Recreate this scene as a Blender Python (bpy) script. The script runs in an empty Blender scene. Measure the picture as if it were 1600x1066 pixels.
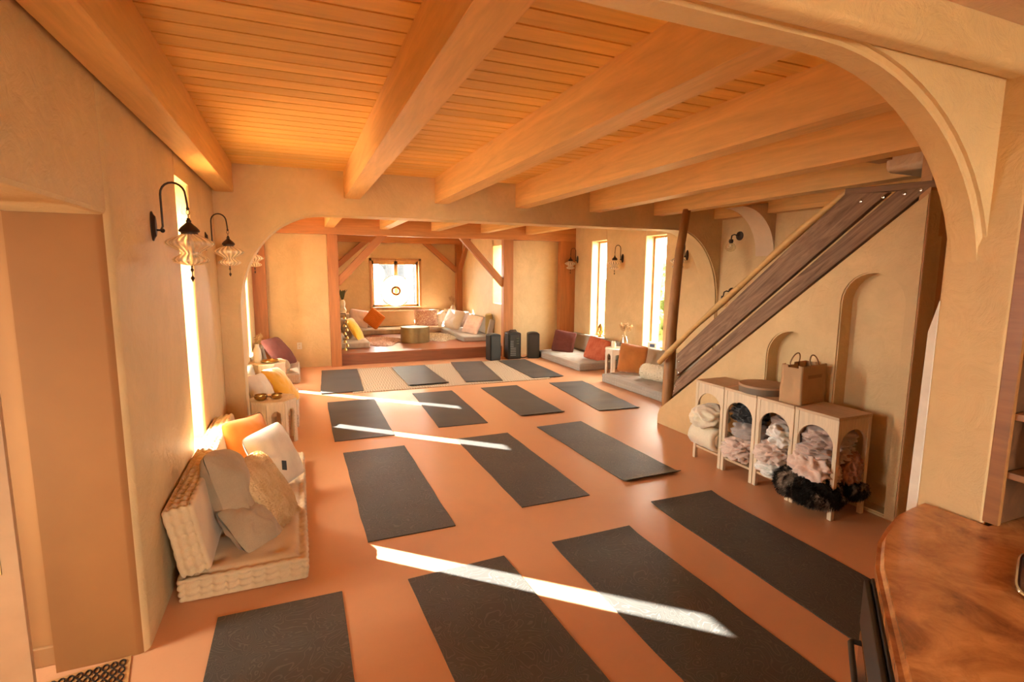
import bpy, bmesh, math, random
from math import sin, cos, pi, radians, sqrt, exp, atan2
from mathutils import Vector, Matrix, Euler, noise

random.seed(7)
SC = bpy.context.scene
COL = SC.collection

# ------------------------------------------------------------------ object helpers
def link(name, bm, mat, parent=None, smooth=False, normals=True):
    if normals:
        bmesh.ops.recalc_face_normals(bm, faces=bm.faces[:])
    me = bpy.data.meshes.new(name)
    bm.to_mesh(me); bm.free()
    if mat: me.materials.append(mat)
    if smooth:
        for p in me.polygons: p.use_smooth = True
        if smooth != 'all':
            me.set_sharp_from_angle(angle=radians(40))
    o = bpy.data.objects.new(name, me)
    COL.objects.link(o)
    if parent: o.parent = parent
    if smooth is True:
        wn = o.modifiers.new('flat faces', 'WEIGHTED_NORMAL'); wn.keep_sharp = True; wn.weight = 100
    return o

def tag(o, label, cat, group=None, kind=None):
    o['label'] = label; o['category'] = cat
    if group: o['group'] = group
    if kind: o['kind'] = kind
    return o

def struct(o):
    o['kind'] = 'structure'
    n = o.name.replace('_', ' ')
    return o

def root(name, label, cat, loc, rot=(0, 0, 0), group=None):
    o = bpy.data.objects.new(name, None)
    o.empty_display_size = .1
    COL.objects.link(o)
    o.location = loc; o.rotation_euler = rot
    return tag(o, label, cat, group)

def dup(o, loc=None, rot=None, label=None, group=None, parent=None):
    c = o.copy(); COL.objects.link(c)
    if parent is not None: c.parent = parent
    if loc is not None: c.location = loc
    if rot is not None: c.rotation_euler = rot
    if label: c['label'] = label
    if group: c['group'] = group
    for ch in list(o.children):
        dup(ch, parent=c)
    return c

# ------------------------------------------------------------------ mesh helpers
def box(bm, x0, x1, y0, y1, z0, z1, bev=0, seg=2):
    vs = [bm.verts.new(p) for p in ((x0,y0,z0),(x1,y0,z0),(x1,y1,z0),(x0,y1,z0),(x0,y0,z1),(x1,y0,z1),(x1,y1,z1),(x0,y1,z1))]
    fs = [bm.faces.new([vs[i] for i in f]) for f in ((0,3,2,1),(4,5,6,7),(0,1,5,4),(1,2,6,5),(2,3,7,6),(3,0,4,7))]
    if bev:
        es = set(e for f in fs for e in f.edges)
        bmesh.ops.bevel(bm, geom=list(es), offset=bev, segments=seg, affect='EDGES', profile=.5)
    return bm

def boxo(name, mat, x0, x1, y0, y1, z0, z1, parent=None, bev=0, seg=2):
    bm = bmesh.new(); box(bm, x0, x1, y0, y1, z0, z1, bev, seg)
    return link(name, bm, mat, parent, smooth=bool(bev))

def prism(bm, outer, axis, a0, a1, holes=()):
    """flat polygon (list of 2D points, with holes) extruded along axis from a0 to a1"""
    def P(u, v):
        return {'x': (a0, u, v), 'y': (u, a0, v), 'z': (u, v, a0)}[axis]
    edges = []
    for loop in [outer] + list(holes):
        vs = [bm.verts.new(P(*p)) for p in loop]
        edges += [bm.edges.new((vs[i], vs[(i+1) % len(vs)])) for i in range(len(vs))]
    r = bmesh.ops.triangle_fill(bm, use_beauty=True, use_dissolve=False, edges=edges)
    fs = [g for g in r['geom'] if isinstance(g, bmesh.types.BMFace)]
    r = bmesh.ops.extrude_face_region(bm, geom=fs)
    d = a1 - a0
    bmesh.ops.translate(bm, verts=[g for g in r['geom'] if isinstance(g, bmesh.types.BMVert)],
                        vec={'x': (d,0,0), 'y': (0,d,0), 'z': (0,0,d)}[axis])
    return bm

def tube(bm, pts, rad, n=10, cap=True, closed=False):
    pts = [Vector(p) for p in pts]
    if not hasattr(rad, '__len__'): rad = [rad]*len(pts)
    rings = []; up = None
    N = len(pts)
    for i, p in enumerate(pts):
        if closed: t = (pts[(i+1) % N]-pts[i-1]).normalized()
        else: t = (pts[min(i+1, N-1)]-pts[max(i-1, 0)]).normalized()
        if up is None:
            up = Vector((0,0,1)) if abs(t.z) < .9 else Vector((1,0,0))
        s = t.cross(up).normalized(); up = s.cross(t).normalized()
        rings.append([bm.verts.new(p + (s*cos(2*pi*k/n) + up*sin(2*pi*k/n))*rad[i]) for k in range(n)])
    M = N if closed else N-1
    for i in range(M):
        a, b = rings[i], rings[(i+1) % N]
        for k in range(n): bm.faces.new((a[k], a[(k+1) % n], b[(k+1) % n], b[k]))
    if cap and not closed:
        bm.faces.new(rings[0][::-1]); bm.faces.new(rings[-1])
    return bm

def lathe(bm, prof, n=24, c=(0,0,0), rib=0, ribn=0, sx=1, sy=1):
    rings = []
    for r, z in prof:
        if r < 1e-5:
            rings.append([bm.verts.new((c[0], c[1], c[2]+z))])
        else:
            rings.append([bm.verts.new((c[0]+sx*r*(1+rib*cos(ribn*2*pi*k/n))*cos(2*pi*k/n), c[1]+sy*r*(1+rib*cos(ribn*2*pi*k/n))*sin(2*pi*k/n), c[2]+z)) for k in range(n)])
    for a, b in zip(rings, rings[1:]):
        if len(a) == 1 and len(b) == 1: continue
        for k in range(n):
            q = (k+1) % n
            if len(a) == 1: bm.faces.new((a[0], b[k], b[q]))
            elif len(b) == 1: bm.faces.new((a[k], a[q], b[0]))
            else: bm.faces.new((a[k], a[q], b[q], b[k]))
    return bm

def gridbox(bm, W, L, H, nx, ny, nz, fn):
    """surface lattice of a box x in [-W/2,W/2], y in [-L/2,L/2], z in [0,H]; fn maps a point"""
    V = {}
    def v(i, j, k):
        if (i,j,k) not in V:
            V[(i,j,k)] = bm.verts.new(fn(Vector((-W/2+W*i/nx, -L/2+L*j/ny, H*k/nz))))
        return V[(i,j,k)]
    for i in range(nx):
        for j in range(ny):
            for k in (0, nz):
                bm.faces.new((v(i,j,k), v(i+1,j,k), v(i+1,j+1,k), v(i,j+1,k)))
    for i in range(nx):
        for k in range(nz):
            for j in (0, ny):
                bm.faces.new((v(i,j,k), v(i+1,j,k), v(i+1,j,k+1), v(i,j,k+1)))
    for j in range(ny):
        for k in range(nz):
            for i in (0, nx):
                bm.faces.new((v(i,j,k), v(i,j+1,k), v(i,j+1,k+1), v(i,j,k+1)))
    return bm

def mattress(W, L, H, nt=(2, 5), res=.02, r=.03, stitch=.055, dep=.024, puff=.012, seed=0):
    """hand-tufted mattress cushion: rolled edges, stitched border, button dimples on both faces"""
    bm = bmesh.new()
    tx = [(-.5+(a+.5)/nt[0])*W for a in range(nt[0])]; ty = [(-.5+(b+.5)/nt[1])*L for b in range(nt[1])]
    def fn(p):
        lo = Vector((-W/2+r, -L/2+r, r)); hi = Vector((W/2-r, L/2-r, H-r))
        q = Vector([min(max(p[i], lo[i]), hi[i]) for i in range(3)])
        d = p-q
        o = p.copy()
        n = Vector((0,0,0))
        if d.length > 1e-6:
            n = d.normalized(); o = q+n*r
        t = p.z/H
        ex = min(W/2-abs(p.x), L/2-abs(p.y))
        if ex > .012:
            s = 1 if t > .5 else -1
            near = min((p.x-a)**2+(p.y-b)**2 for a in tx for b in ty)
            dz = -dep*exp(-near/.0022) + puff*min(1, max(0, (ex-.03)/.07))
            dz -= .013*exp(-((ex-.048)/.013)**2)
            sp_ = p.y if W/2-abs(p.x) < L/2-abs(p.y) else p.x
            if ex < .05: dz -= .009*exp(-(((sp_/stitch) % 1-.5)/.16)**2)*min(1, (ex-.012)/.012)
            if t > .99: o.z += dz
            elif t < .01: o.z -= 0
        else:
            s = p.y if abs(W/2-abs(p.x)) < 1e-4 else p.x
            ph = (s/stitch) % 1
            amt = exp(-((ph-.5)/.14)**2)
            band = exp(-((t-.5)/.22)**2)
            inward = .014*exp(-((t-.78)/.055)**2) + .014*exp(-((t-.22)/.055)**2) + .012*exp(-((t-.5)/.05)**2) + .030*amt*(.7*exp(-((t-.82)/.12)**2)+.7*exp(-((t-.18)/.12)**2)+.75*band)
            if n.length > 0: o -= n*inward
            else:
                o.x *= 1-inward*2/W; o.y *= 1-inward*2/L
        w = noise.noise_vector(p*7+Vector((seed,seed*.7,3)))*.004
        if p.z > .001: o += w
        return o
    gridbox(bm, W, L, H, max(6, int(W/res)), max(6, int(L/res)), max(6, int(H/res*1.2)), fn)
    return bm

def pillow_bm(w, h, t, n=26, seed=0, wr=.012, pinch=.05, px=2.4, sag=0):
    """throw pillow in the local XZ plane, thickness along Y, centred at the origin"""
    bm = bmesh.new()
    def pt(u, v, s):
        x = u*w/2*(1-pinch*(1-v*v)*abs(u)); z = v*h/2*(1-pinch*(1-u*u)*abs(v))
        pr = max(0, 1-abs(u)**px)**.55*max(0, 1-abs(v)**px)**.55
        cr = 1-.09*(abs(u)*abs(v))**5; x *= cr; z *= cr
        p = Vector((x, s*t/2*pr, z))
        k = noise.noise_vector(Vector((x*6+seed*3.1, z*6+seed, s*2.0+seed)))
        edge = 1-max(abs(u), abs(v))**6
        p += Vector((k.x*wr*.6, k.y*wr*edge, k.z*wr*.6))
        fold = noise.noise(Vector((u*2.2+seed*5, v*2.2-seed, seed)))
        p.y += s*edge*wr*.9*(abs(fold)**.5-.5)
        # corner creases
        p.y -= s*edge*wr*.5*exp(-((abs(u)-abs(v))/.16)**2)*max(abs(u), abs(v))**5
        if sag: p.z -= sag*(1-v)*.5*(1-u*u)*0 - sag*.0; p.y += sag*(v*v)
        return p
    for s in (1, -1):
        g = [[bm.verts.new(pt(-1+2*i/n, -1+2*j/n, s)) for j in range(n+1)] for i in range(n+1)]
        for i in range(n):
            for j in range(n): bm.faces.new((g[i][j], g[i+1][j], g[i+1][j+1], g[i][j+1]))
    bmesh.ops.remove_doubles(bm, verts=bm.verts[:], dist=.0015)
    return bm

def lump_bm(sx, sy, sz, amp=.25, freq=2.2, seed=0, sub=5, flat=.0, fine=.06):
    """crumpled blanket: ellipsoid pushed out and in along folded ridges"""
    bm = bmesh.new()
    bmesh.ops.create_icosphere(bm, subdivisions=sub, radius=1)
    off = Vector((seed*3.7, seed*1.9, seed*5.3))
    for v in bm.verts:
        n = v.co.normalized()
        q = n*freq+off
        warp = noise.noise_vector(q*.7)*.9
        nz = noise.noise(q+warp); rdg = 1-5.5*nz*nz/(.12+abs(nz)*1.6)
        rd2 = 1-abs(noise.noise(q*2.3+warp*2))*2
        k = 1+amp*(rdg-.55)*.8+amp*.14*(rd2-.5)+fine*.4*noise.noise(q*6)
        sq = max(abs(n.x), abs(n.y), abs(n.z))
        k *= .86+.22*(1/sq-1)+.14
        p = Vector((n.x*sx, n.y*sy, n.z*sz))*k
        if p.z < -sz*(1-flat): p.z = -sz*(1-flat)
        v.co = p
    return bm

def fur(bm, cnt, ln, wd=.004, droop=.4, rnd=.5, seed=1, comb=None):
    """thousands of tapering tufts rooted on the faces already in bm"""
    R = random.Random(seed)
    bmesh.ops.recalc_face_normals(bm, faces=bm.faces[:])
    fs = [(f.calc_center_median(), f.normal.copy(), f.calc_area(), [v.co.copy() for v in f.verts]) for f in bm.faces]
    tot = 0; cum = []
    for f in fs: tot += f[2]; cum.append(tot)
    import bisect
    for _ in range(cnt):
        c, n, a, vs = fs[bisect.bisect_left(cum, R.random()*tot)]
        u, v = R.random(), R.random()
        if u+v > 1: u, v = 1-u, 1-v
        b = vs[0]+(vs[1]-vs[0])*u+(vs[-1]-vs[0])*v
        d = (n + Vector((R.uniform(-1,1), R.uniform(-1,1), R.uniform(-1,1)))*rnd)
        if comb: d += Vector(comb)
        d.normalize()
        L = ln*R.uniform(.6, 1.25)
        s = d.cross(Vector((R.uniform(-1,1), R.uniform(-1,1), R.uniform(-1,1)))).normalized()*wd
        m = b+d*L*.55; e = b+d*L+Vector((0,0,-droop*L))
        p = [bm.verts.new(x) for x in (b-s-n*.004, b+s-n*.004, m+s*.7, m-s*.7, e)]
        bm.faces.new((p[0],p[1],p[2],p[3])); bm.faces.new((p[3],p[2],p[4]))
    return bm

# ------------------------------------------------------------------ materials
def s2l(c):
    return tuple(((x/255)/12.92 if x/255 <= .04045 else ((x/255+.055)/1.055)**2.4) for x in c)

class NT:
    def __init__(s, name):
        s.m = bpy.data.materials.new(name); s.m.use_nodes = True
        s.t = s.m.node_tree; s.b = s.t.nodes['Principled BSDF']; s.out = s.t.nodes['Material Output']
    def n(s, typ, **kw):
        x = s.t.nodes.new(typ)
        for k, v in kw.items(): setattr(x, k, v)
        return x
    def l(s, a, b): s.t.links.new(a, b)
    def coord(s, scale=(1,1,1), rot=(0,0,0), kind='Object'):
        tc = s.n('ShaderNodeTexCoord'); mp = s.n('ShaderNodeMapping')
        mp.inputs['Scale'].default_value = scale; mp.inputs['Rotation'].default_value = rot
        s.l(tc.outputs[kind], mp.inputs['Vector']); return mp.outputs[0]
    def noise(s, vec, scale, detail=4, rough=.55, dist=0):
        x = s.n('ShaderNodeTexNoise'); x.inputs['Scale'].default_value = scale; x.inputs['Detail'].default_value = detail
        x.inputs['Roughness'].default_value = rough; x.inputs['Distortion'].default_value = dist
        s.l(vec, x.inputs['Vector']); return x.outputs['Fac']
    def ramp(s, fac, stops):
        x = s.n('ShaderNodeValToRGB'); e = x.color_ramp.elements
        while len(e) < len(stops): e.new(.5)
        for q, (p, c) in zip(e, stops): q.position = p; q.color = (*c, 1) if len(c) == 3 else c
        s.l(fac, x.inputs[0]); return x.outputs[0]
    def mix(s, fac, a, b, mode='MIX'):
        x = s.n('ShaderNodeMix', data_type='RGBA', blend_type=mode)
        for v, i in ((fac, 0), (a, 6), (b, 7)):
            if hasattr(v, 'type') and hasattr(v, 'is_linked'): s.l(v, x.inputs[i])
            elif i == 0: x.inputs[0].default_value = v
            else: x.inputs[i].default_value = (*v, 1)
        return x.outputs[2]
    def math(s, op, a, b=0):
        x = s.n('ShaderNodeMath', operation=op)
        for v, i in ((a, 0), (b, 1)):
            if hasattr(v, 'is_linked'): s.l(v, x.inputs[i])
            else: x.inputs[i].default_value = v
        return x.outputs[0]
    def bump(s, h, st=.3, dist=.01):
        x = s.n('ShaderNodeBump'); x.inputs['Strength'].default_value = st; x.inputs['Distance'].default_value = dist
        s.l(h, x.inputs['Height']); s.l(x.outputs[0], s.b.inputs['Normal'])
    def set(s, col=None, rough=.7, metal=0, spec=None):
        if col is not None:
            if hasattr(col, 'is_linked'): s.l(col, s.b.inputs['Base Color'])
            else: s.b.inputs['Base Color'].default_value = (*col, 1)
        s.b.inputs['Roughness'].default_value = rough; s.b.inputs['Metallic'].default_value = metal
        if spec is not None: s.b.inputs['Specular IOR Level'].default_value = spec
        return s.m

def sc(c, k): return tuple(min(1, x*k) for x in c)

def m_plaster(name, c, rough=.52, spec=.35):
    m = NT(name); v = m.coord()
    big = m.noise(v, 1.6, 5, .6, .6); sm = m.noise(v, 9, 6, .65, 1.2)
    col = m.mix(m.ramp(big, [(.3, (0,0,0)), (.72, (1,1,1))]), sc(c, .86), sc(c, 1.09))
    col = m.mix(m.math('MULTIPLY', m.ramp(sm, [(.45, (0,0,0)), (.72, (1,1,1))]), .4), col, sc(c, .84))
    m.bump(m.math('ADD', m.math('MULTIPLY', big, 1.2), m.math('MULTIPLY', sm, .5)), .6, .025)
    return m.set(col, rough, 0, spec)

def m_wood(name, c, axis='y', dark=.72, scale=1, rough=.5, island=True, knots=True):
    """straight-grained timber; grain runs along the given axis"""
    m = NT(name)
    st = {'x': (1.2, 14, 14), 'y': (14, 1.2, 14), 'z': (14, 14, 1.2)}[axis]
    v = m.coord(tuple(a*scale for a in st))
    g = m.noise(v, 1.0, 5, .6, 1.5)
    v2 = m.coord(tuple(a*scale*4 for a in st)); g2 = m.noise(v2, 1.2, 3, .6, .3)
    col = m.mix(m.ramp(g, [(.3, (0,0,0)), (.7, (1,1,1))]), sc(c, dark), sc(c, 1.12))
    col = m.mix(m.math('MULTIPLY', m.ramp(g2, [(.5, (0,0,0)), (.7, (1,1,1))]), .3), col, sc(c, dark*.85))
    if island:
        gi = m.n('ShaderNodeNewGeometry')
        col = m.mix(m.ramp(gi.outputs['Random Per Island'], [(0, (.85,.84,.82)), (1, (1.0,1.0,1.0))]), col, col)
        hs = m.n('ShaderNodeHueSaturation'); m.l(col, hs.inputs['Color'])
        m.l(m.math('ADD', m.math('MULTIPLY', gi.outputs['Random Per Island'], .22), .89), hs.inputs['Value'])
        col = hs.outputs[0]
    if knots:
        vk = m.coord(tuple(a*scale*.12 for a in st)); vo = m.n('ShaderNodeTexVoronoi'); vo.inputs['Scale'].default_value = 2.2
        m.l(vk, vo.inputs['Vector'])
        col = m.mix(m.ramp(vo.outputs['Distance'], [(.02, (.8,.8,.8)), (.07, (0,0,0))]), col, sc(c, .35))
    m.bump(m.math('ADD', g, m.math('MULTIPLY', g2, .5)), .12, .004)
    return m.set(col, rough)

def m_plain(name, c, rough=.6, metal=0, var=.12, scale=8, bump=.1, spec=None):
    m = NT(name); v = m.coord(); f = m.noise(v, scale, 4)
    col = m.mix(m.ramp(f, [(.3, (0,0,0)), (.7, (1,1,1))]), sc(c, 1-var), sc(c, 1+var))
    if bump: m.bump(f, bump, .004)
    return m.set(col, rough, metal, spec)

def m_fabric(name, c, weave=260, rough=.9, var=.12, bump=.35, sheen=.3):
    m = NT(name); v = m.coord()
    f = m.noise(v, 5, 4); w = m.noise(v, weave, 2, .7)
    col = m.mix(m.ramp(f, [(.3, (0,0,0)), (.7, (1,1,1))]), sc(c, 1-var), sc(c, 1+var))
    col = m.mix(m.math('MULTIPLY', m.ramp(w, [(.4, (0,0,0)), (.65, (1,1,1))]), .3), col, sc(c, .72))
    m.bump(w, bump, .002)
    m.b.inputs['Sheen Weight'].default_value = sheen
    return m.set(col, rough, 0, .2)

def m_check(name, c1, c2, size=40):
    """woven check of thin lines in two directions"""
    m = NT(name); v = m.coord()
    sep = m.n('ShaderNodeSeparateXYZ'); m.l(v, sep.inputs[0])
    def lines(o): return m.math('GREATER_THAN', m.math('FRACT', m.math('MULTIPLY', o, size)), .62)
    a = m.math('MAXIMUM', lines(sep.outputs[0]), m.math('MAXIMUM', lines(sep.outputs[1]), lines(sep.outputs[2])))
    col = m.mix(m.math('MULTIPLY', a, .6), c1, c2)
    f = m.noise(v, 6, 4); col = m.mix(m.math('MULTIPLY', f, .25), col, sc(c2, .9))
    m.bump(m.noise(v, 200, 2), .25, .002)
    return m.set(col, .9, 0, .2)

def m_fur(name, c, tip, scale=14, lo=.3, hi=.7):
    m = NT(name); v = m.coord((1,1,.45)); f = m.noise(v, scale, 5, .7, .8)
    col = m.mix(m.ramp(f, [(lo, (0,0,0)), (hi, (1,1,1))]), c, tip)
    return m.set(col, .85, 0, .15)

PL = (.67, .48, .24)
M = {}
M['plaster'] = m_plaster('plaster', PL)
M['plaster_pale'] = m_plaster('plaster pale', (.68, .50, .33))
def m_floor():
    m = NT('polished earthen floor'); v = m.coord()
    a = m.noise(v, 1.1, 5, .6, .5); b = m.noise(v, 14, 5, .7)
    c = (.60, .30, .145)
    col = m.mix(m.ramp(a, [(.3, (0,0,0)), (.7, (1,1,1))]), sc(c, .92), sc(c, 1.08))
    col = m.mix(m.math('MULTIPLY', m.ramp(b, [(.58, (0,0,0)), (.75, (1,1,1))]), .16), col, sc(c, .75))
    m.bump(b, .04, .004)
    r = m.ramp(a, [(.3, (.30,.30,.30)), (.7, (.45,.45,.45))]); m.l(r, m.b.inputs['Roughness'])
    m.set(col, .38, 0, .5); m.l(r, m.b.inputs['Roughness']); return m.m
M['floor'] = m_floor()
WD = (.60, .272, .075)
M['ceiling'] = m_wood('ceiling boards', (.75, .455, .12), 'x', .92, .8, .45, True, False)
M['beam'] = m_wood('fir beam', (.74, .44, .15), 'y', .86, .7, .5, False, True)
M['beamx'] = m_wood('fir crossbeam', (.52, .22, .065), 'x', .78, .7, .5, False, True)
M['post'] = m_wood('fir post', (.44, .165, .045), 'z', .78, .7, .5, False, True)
M['platform'] = m_wood('stage boards', (.30, .095, .035), 'x', .8, .8, .35, False, False)
M['oldwood'] = m_wood('weathered board', (.26, .15, .085), 'y', .55, .8, .75, False, True)
M['log'] = m_wood('peeled log', (.40, .19, .06), 'z', .7, .6, .5, False, True)
M['rail'] = m_wood('pale peeled pole', (.66, .42, .15), 'y', .82, .6, .45, False, False)
M['whitewood'] = m_wood('whitewashed mango wood', (.70, .57, .39), 'z', .84, 1.6, .65, False, False)
M['whitewoodt'] = m_wood('whitewashed wood top', (.58, .41, .25), 'y', .85, 1.6, .6, False, False)
M['darkwood'] = m_wood('walnut shelf', (.13, .05, .018), 'y', .6, 1, .4, False, False)
M['shelfedge'] = m_wood('shelf board', (.33, .13, .035), 'y', .7, 1, .4, False, False)
M['glass'] = None
def m_glass(name, tint=(1,1,1), gl=.12):
    m = NT(name); t = m.t; t.nodes.remove(m.b)
    tr = m.n('ShaderNodeBsdfTransparent'); tr.inputs[0].default_value = (*tint, 1)
    g = m.n('ShaderNodeBsdfGlossy'); g.inputs['Roughness'].default_value = .03
    lw = m.n('ShaderNodeLayerWeight'); lw.inputs[0].default_value = .5
    fr = m.math('ADD', m.math('MULTIPLY', m.math('POWER', lw.outputs['Facing'], 4), .7), .03+gl)
    mx = m.n('ShaderNodeMixShader'); m.l(m.math('MINIMUM', fr, 1), mx.inputs[0]); m.l(tr.outputs[0], mx.inputs[1]); m.l(g.outputs[0], mx.inputs[2])
    m.l(mx.outputs[0], m.out.inputs[0]); return m.m
M['glass'] = m_glass('window glass', gl=0)
def m_lampglass():
    m = NT('ribbed lamp glass'); t = m.t; t.nodes.remove(m.b)
    tc = m.n('ShaderNodeTexCoord'); sp = m.n('ShaderNodeSeparateXYZ'); m.l(tc.outputs['Object'], sp.inputs[0])
    an = m.math('ARCTAN2', sp.outputs[1], sp.outputs[0])
    st = m.math('GREATER_THAN', m.math('SINE', m.math('ADD', m.math('MULTIPLY', an, 16), m.math('MULTIPLY', sp.outputs[2], 25))), .1)
    tr = m.n('ShaderNodeBsdfTransparent'); tr.inputs[0].default_value = (1, .93, .8, 1)
    tl = m.n('ShaderNodeBsdfTranslucent'); tl.inputs[0].default_value = (.95, .82, .6, 1)
    df = m.n('ShaderNodeBsdfDiffuse'); df.inputs[0].default_value = (.95, .85, .66, 1)
    mm = m.n('ShaderNodeMixShader'); mm.inputs[0].default_value = .5; m.l(tl.outputs[0], mm.inputs[1]); m.l(df.outputs[0], mm.inputs[2])
    m1 = m.n('ShaderNodeMixShader'); m.l(m.math('ADD', m.math('MULTIPLY', st, .55), .35), m1.inputs[0]); m.l(tr.outputs[0], m1.inputs[1]); m.l(mm.outputs[0], m1.inputs[2])
    g = m.n('ShaderNodeBsdfGlossy'); g.inputs['Roughness'].default_value = .08
    m2 = m.n('ShaderNodeMixShader'); m2.inputs[0].default_value = .13; m.l(m1.outputs[0], m2.inputs[1]); m.l(g.outputs[0], m2.inputs[2])
    m.l(m2.outputs[0], m.out.inputs[0]); return m.m
M['lampglass'] = m_lampglass()
M['clearglass'] = m_glass('clear vase glass', (.97,.93,.86), .10)
M['bronze'] = m_plain('dark bronze', (.045, .025, .015), .45, .6, .2)
M['brass'] = m_plain('aged brass', (.55, .36, .12), .28, 1, .15)
M['brassdull'] = m_plain('brushed bronze drum', (.30, .22, .10), .38, .8, .1)
M['frame'] = m_wood('window frame fir', (.50, .25, .08), 'z', .85, 1, .5, False, False)
M['cream'] = m_fabric('cream linen', (.70, .62, .48))
M['sofa_taupe'] = m_fabric('taupe velvet', (.62, .46, .27), 300, .85, .08, .25, .15)
M['sofa_grey'] = m_check('grey check weave', (.46, .42, .36), (.34, .31, .26), 34)
M['sofa_greyplain'] = m_fabric('grey woven backrest', (.38, .35, .28))
M['sofa_beige'] = m_check('beige check weave', (.58, .47, .34), (.44, .34, .24), 34)
M['greyplush'] = m_fabric('grey plush', (.41, .31, .195), 160, .95, .12, .5, .15)
M['orange'] = m_fabric('orange cotton', (.72, .24, .03))
M['rust'] = m_fabric('rust velvet', (.48, .16, .025), 300, .7, .18, .2, .7)
M['plum'] = m_fabric('plum wool', (.15, .045, .032), 120, sheen=.03)
M['coral'] = m_fur('coral shaggy', (.50, .12, .06), (.66, .22, .12))
M['gold'] = m_fabric('golden yellow velvet', (.80, .42, .02), 260, .75, .12, .25, .6)
M['furtan'] = m_fur('tan long fur', (.60, .38, .17), (.78, .58, .32))
M['furcream'] = m_fur('cream long fur', (.70, .62, .48), (.85, .80, .68))
M['furpink'] = m_fur('blush fur', (.72, .52, .42), (.85, .70, .60))
M['furblack'] = m_fur('black brown fur', (.016, .013, .011), (.36, .28, .21), 9, .5, .64)
M['ivoryfleece'] = m_fabric('ivory fleece', (.80, .73, .55), 90, .95, .06, .6, .5)
M['blush'] = m_fabric('blush knit', (.76, .58, .48), 70, .95, .1, .8, .4)
M['mauve'] = m_fabric('mauve plush', (.52, .39, .33), 80, .95, .12, .8, .6)
M['greyblanket'] = m_fabric('grey blanket', (.42, .37, .34), 110, .95, .1, .6, .4)
M['towel'] = m_fabric('pale blue white towel', (.82, .81, .76), 120, .95, .05, .7, .4)
M['ribrust'] = m_fabric('brown ribbed throw', (.42, .21, .13), 60, .95, .2, .9, .4)
M['blackfleece'] = m_fabric('black fleece', (.014, .014, .015), 90, .95, .3, .6, .6)
M['white'] = m_plain('off white paint', (.72, .68, .58), .5)
M['wax'] = m_plain('ivory wax', (.80, .70, .52), .5)
M['black'] = m_plain('black plastic', (.022, .021, .018), .42, 0, .15)
M['grille'] = m_plain('speaker grille', (.045, .043, .035), .55, .2, .2, 300, .5)
M['stainless'] = m_plain('stainless steel', (.55, .5, .45), .18, 1, .05)
M['paper'] = m_plain('kraft paper', (.47, .29, .145), .8, 0, .1, 5, .4)
M['paperline'] = m_plain('brown print', (.30, .17, .08), .8)
M['pampas'] = m_fur('dried pampas', (.40, .24, .10), (.56, .38, .20))
M['leaf'] = m_plain('dark leaf', (.10, .10, .04), .6)
M['label'] = m_plain('black tag', (.02,.02,.02), .6)
M['ceramic'] = m_plain('cream ceramic', (.66, .54, .38), .45)
M['drumskin'] = m_plain('drum skin', (.40, .24, .13), .6)
M['drumside'] = m_plain('drum shell', (.17, .12, .075), .55)
M['screen'] = m_plain('blue label', (.03, .05, .12), .4)
M['bark'] = m_plain('bark', (.012, .013, .016), .9, 0, .4, 4, .6)
M['earth'] = m_plain('pale dry earth', (.30, .27, .22), .9, 0, .2, 2)
M['foliage'] = m_plain('sunlit foliage', (.16, .20, .05), .8, 0, .4, 9)

def m_counter():
    m = NT('stained concrete counter'); v = m.coord()
    a = m.noise(v, 4, 7, .65, 1.5); b = m.noise(v, 18, 5, .7, .6)
    col = m.ramp(a, [(.28, (.20,.06,.018)), (.45, (.46,.18,.05)), (.6, (.62,.27,.08)), (.75, (.72,.38,.14))])
    col = m.mix(m.math('MULTIPLY', m.ramp(b, [(.5, (0,0,0)), (.7, (1,1,1))]), .35), col, (.22,.07,.02))
    m.bump(b, .12, .004)
    return m.set(col, .24, 0, .6)
M['counter'] = m_counter()

def m_mat(name, pattern):
    m = NT(name); v = m.coord()
    c = (.052, .049, .042)
    f = m.noise(v, 3, 4)
    col = m.mix(m.ramp(f, [(.3, (0,0,0)), (.7, (1,1,1))]), sc(c, .9), sc(c, 1.15))
    if pattern:
        wv = m.noise(v, 4.6, 2, .5, 1.2)
        ph = m.math('ABSOLUTE', m.math('SUBTRACT', m.math('FRACT', m.math('MULTIPLY', wv, 22)), .5))
        vo = m.n('ShaderNodeTexVoronoi'); vo.feature = 'DISTANCE_TO_EDGE'; vo.inputs['Scale'].default_value = 7
        m.l(v, vo.inputs['Vector'])
        ph2 = m.math('ABSOLUTE', m.math('SUBTRACT', m.math('FRACT', m.math('MULTIPLY', vo.outputs['Distance'], 14)), .5))
        ln = m.math('MINIMUM', ph, m.math('ADD', ph2, .12))
        lines = m.ramp(ln, [(.05, (1,1,1)), (.13, (0,0,0))])
        col = m.mix(m.math('MULTIPLY', lines, .6), col, (.13, .112, .095))
        m.bump(lines, .25, .002)
    else:
        w = m.noise(v, 180, 2); m.bump(w, .3, .002)
    return m.set(col, .50, 0, .5)
M['mat_pat'] = m_mat('black mat with line drawing', True)
M['mat_plain'] = m_mat('plain black mat', False)

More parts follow.
